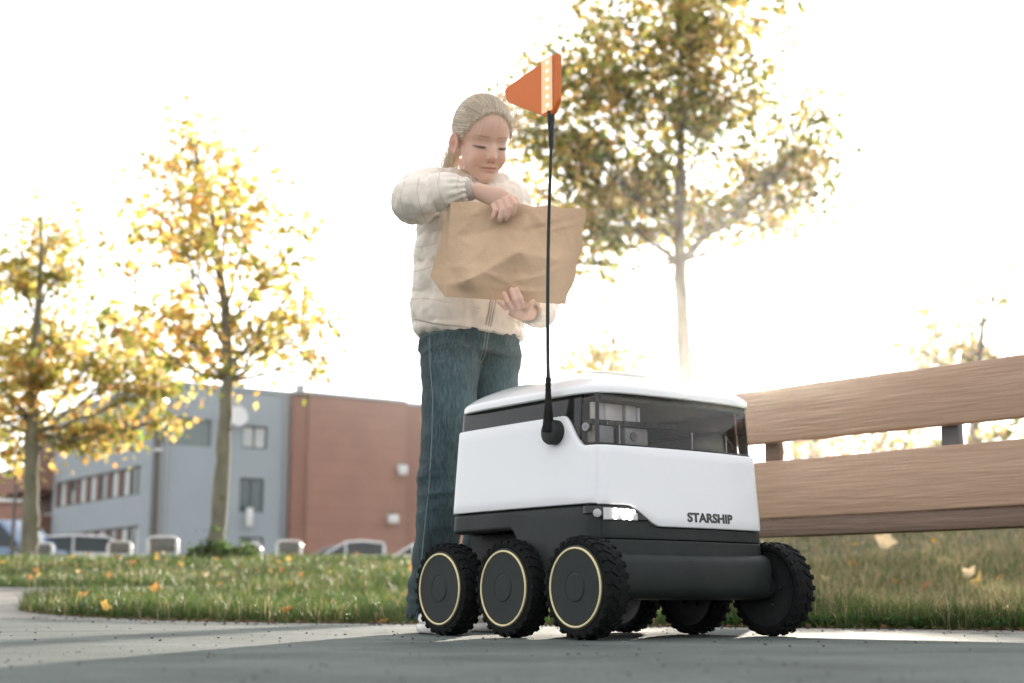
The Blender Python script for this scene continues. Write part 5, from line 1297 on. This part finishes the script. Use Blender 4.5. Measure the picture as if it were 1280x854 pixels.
# loose wisps, most of them blown out to the right of the head
paths = []; rs = []; cols = []
for k in range(260):
    if k < 200: a = random.uniform(-.25, 1.15); d = Vector((math.cos(a)*.95, random.uniform(-.75, .45), math.sin(a))).normalized(); ln_ = random.uniform(.02, .075); out = Vector((1, -.2, random.uniform(-.35, .75)))
    elif k < 232: d = Vector((random.uniform(-.8, .6), random.uniform(-.6, .3), 1)).normalized(); ln_ = random.uniform(.008, .025); out = d.copy()
    else: d = Vector((-.9, random.uniform(-.8, -.2), random.uniform(-.5, .6))).normalized(); ln_ = random.uniform(.01, .03); out = d.copy()
    s0 = dirpt(d, 1.09); tang = d.lerp(td, .5)-d; path = []; c1 = Vector((random.gauss(0, .25), random.gauss(0, .25), random.gauss(0, .25)))
    for i in range(10):
        u = i/9; path.append(hv(*(s0+out.normalized()*ln_*u+(c1*ln_*u*u)+Vector((0, 0, 1))*ln_*.35*math.sin(u*2.6))))
    paths.append(path); rs.append(random.uniform(.0004, .0008)); cols.append((.80, .70, .55))
for x0, z0, x1, z1 in [(.004, .072, -.016, .022), (.004, .073, .012, .03), (.036, .062, .056, -.012), (.040, .060, .062, -.030), (.034, .064, .050, .004), (-.035, .060, -.052, .0), (.02, .07, .05, .02), (.045, .05, .066, -.02)]:
    path = []
    for i in range(10):
        u = i/9; xx = x0+(x1-x0)*u**1.4; z_ = z0+(z1-z0)*u; yb = .075*math.sqrt(max(0, 1-(xx/.072)**2))*math.sqrt(max(.02, 1-((z_-.0)/.115)**2))+.014; path.append(hv(xx, yb+.002, z_))
    paths.append(path); rs.append(.0007); cols.append((.68, .57, .42))
strands('loose_wisps', paths, rs, cols, girl)
# earring on the near ear
m_gold = mat('earring_metal', (.50, .38, .20), .3, metal=.9); mb = MB()
e0 = hv(-.0705, -.001, -.038)
for k in range(3): ell(mb, e0+Vector((0, -.004, -.0075*k)), (.0030-.0004*k,)*3, None, 10, 8)
mb.tube([e0, e0+Vector((0, -.004, -.02))], .0007, 5); obj('earring', mb, m_gold, girl, world=True)
# ============================================================ PAPER BAG
def paper():
    m = mat('kraft_paper', (.58, .405, .265), .75, vary=.06, vscale=9, bump=.25, bscale=70, spec=.3); return m
m_pap = paper()
def seg_d(px_, py_, a, b):
    ax_, ay_ = a; bx_, by_ = b; L_ = math.hypot(bx_-ax_, by_-ay_); ux, uy = (bx_-ax_)/L_, (by_-ay_)/L_
    t = (px_-ax_)*ux+(py_-ay_)*uy; dd = -(px_-ax_)*uy+(py_-ay_)*ux; f = 1 if 0 <= t <= L_ else math.exp(-((max(-t, t-L_))/14)**2)
    return dd, f
creases = [((560, 357), (589, 348), .010, 16, 1), ((589, 348), (648, 315), .015, 20, 1), ((648, 315), (700, 326), .007, 16, 1), ((566, 300), (612, 288), .011, 22, -1), ((612, 288), (660, 266), .008, 20, -1), ((612, 288), (589, 348), .005, 14, 1),
           ((648, 315), (634, 372), .006, 14, -1), ((660, 266), (648, 315), .004, 12, 1), ((715, 262), (700, 326), .006, 12, -1), ((700, 326), (690, 378), .006, 12, 1), ((648, 350), (676, 345), .005, 9, 1), ((560, 330), (575, 365), .006, 9, -1), ((662, 352), (655, 372), .005, 8, -1), ((600, 262), (566, 300), .004, 12, 1)]
for _ in range(34):
    cx_, cy_, an_ = random.uniform(570, 720), random.uniform(262, 370), random.uniform(0, 3.14); l_ = random.uniform(8, 26)
    creases.append(((cx_-l_*math.cos(an_), cy_-l_*math.sin(an_)*.7), (cx_+l_*math.cos(an_), cy_+l_*math.sin(an_)*.7), random.uniform(.0012, .003), random.uniform(3, 7), random.choice([-1, 1])))
def bag_pt(u, v, back=False):
    TL, TR, BR, BL = (563, 251), (732, 260.5), (707, 380.5), (557, 371)
    x_ = (TL[0]*(1-u)+TR[0]*u)*(1-v)+(BL[0]*(1-u)+BR[0]*u)*v; y_ = (TL[1]*(1-u)+TR[1]*u)*(1-v)+(BL[1]*(1-u)+BR[1]*u)*v
    x_ += 5*math.sin(math.pi*min(1, v*1.0))*u**6+1.5*u**8*math.sin(v*19); y_ += .8*math.sin(u*23)*(v < .02)+.7*math.sin(u*31+1)*(v < .02)
    h = 0
    for a, b, am, wd, sg in creases:
        dd, f = seg_d(x_, y_, a, b); h += 1.35*f*am*(math.exp(-abs(dd)/wd) if sg > 0 else -math.exp(-abs(dd)/wd)*.7)+(.002*f*math.tanh(dd/6)*math.exp(-abs(dd)/wd))
    bulge = .022*math.sin(math.pi*u)**.6*math.sin(math.pi*v)**.6
    Y = 3.262-(h*min(1, 6*u*(1-u)+.25)*min(1, 8*v*(1-v)+.1) if not back else 0)-bulge*(.45 if not back else -1.6)
    return P(x_, y_, Y)
NU, NV = 84, 60
bg_o = P(640, 372, 3.27); bag = thing('paper_bag', 'crumpled brown paper bag held in both hands of the child', 'paper bag', tuple(bg_o))
mb = MB(); Gf = [[bag_pt(i/NU, j/NV) for i in range(NU+1)] for j in range(NV+1)]; mb.grid(Gf)
Gb = [[bag_pt(i/NU, j/NV, True) for i in range(NU+1)] for j in range(NV+1)]; 
J = P(537.5, 345, 3.305)
for j in range(NV+1):
    for i in range(0, 8):
        v = j/NV; tgt = (P(563, 251, 3.27).lerp(J, min(1, v/.78)) if v < .78 else J.lerp(P(557, 371, 3.27), (v-.78)/.22)); f = (1-i/8)**1.5
        Gb[j][i] = Gb[j][i].lerp(tgt+Vector((0, .004, 0)), f)
mb.grid(Gb)
# side gusset between the two sheets
GG = []
for j in range(NV+1):
    a = Gf[j][0]; b = Gb[j][0]; GG.append([a, a.lerp(b, .33)+Vector((.003, .006, 0))*math.sin(math.pi*j/NV), a.lerp(b, .66)+Vector((.002, .003, 0))*math.sin(math.pi*j/NV), b])
mb.grid(GG)
for row in (0, NV): mb.grid([Gf[row], Gb[row]])
mb.grid([[Gf[j][NU] for j in range(NV+1)], [Gb[j][NU] for j in range(NV+1)]])
obj('bag_sheet', mb, m_pap, bag, world=True, smooth=28)
# folded flap strip at the open end
fp = [[bag_pt(.985, v/20) + Vector((0, -.0022, 0)) for v in range(21)], [bag_pt(.965, v/20)+Vector((0, -.0018, 0)) for v in range(21)]]
obj('folded_edge', MB().grid(fp), m_pap, bag, world=True, smooth=28)
# ============================================================ HAZE: thin volume added for the glow round the low sun
hm_ = bpy.data.materials.new('haze'); hm_.use_nodes = True; n = hm_.node_tree; n.nodes.clear()
vo_ = n.nodes.new('ShaderNodeVolumePrincipled'); vo_.inputs['Color'].default_value = (1, .985, .96, 1); vo_.inputs['Density'].default_value = .0004; vo_.inputs['Anisotropy'].default_value = .94
oo_ = n.nodes.new('ShaderNodeOutputMaterial'); n.links.new(vo_.outputs[0], oo_.inputs['Volume'])
hz_ = obj('haze', MB().box((0, 60, 6.5), (170, 150, 17)), hm_, smooth=0, kind='stuff'); prop(hz_, 'thin haze volume added for the glow round the low sun', 'haze')
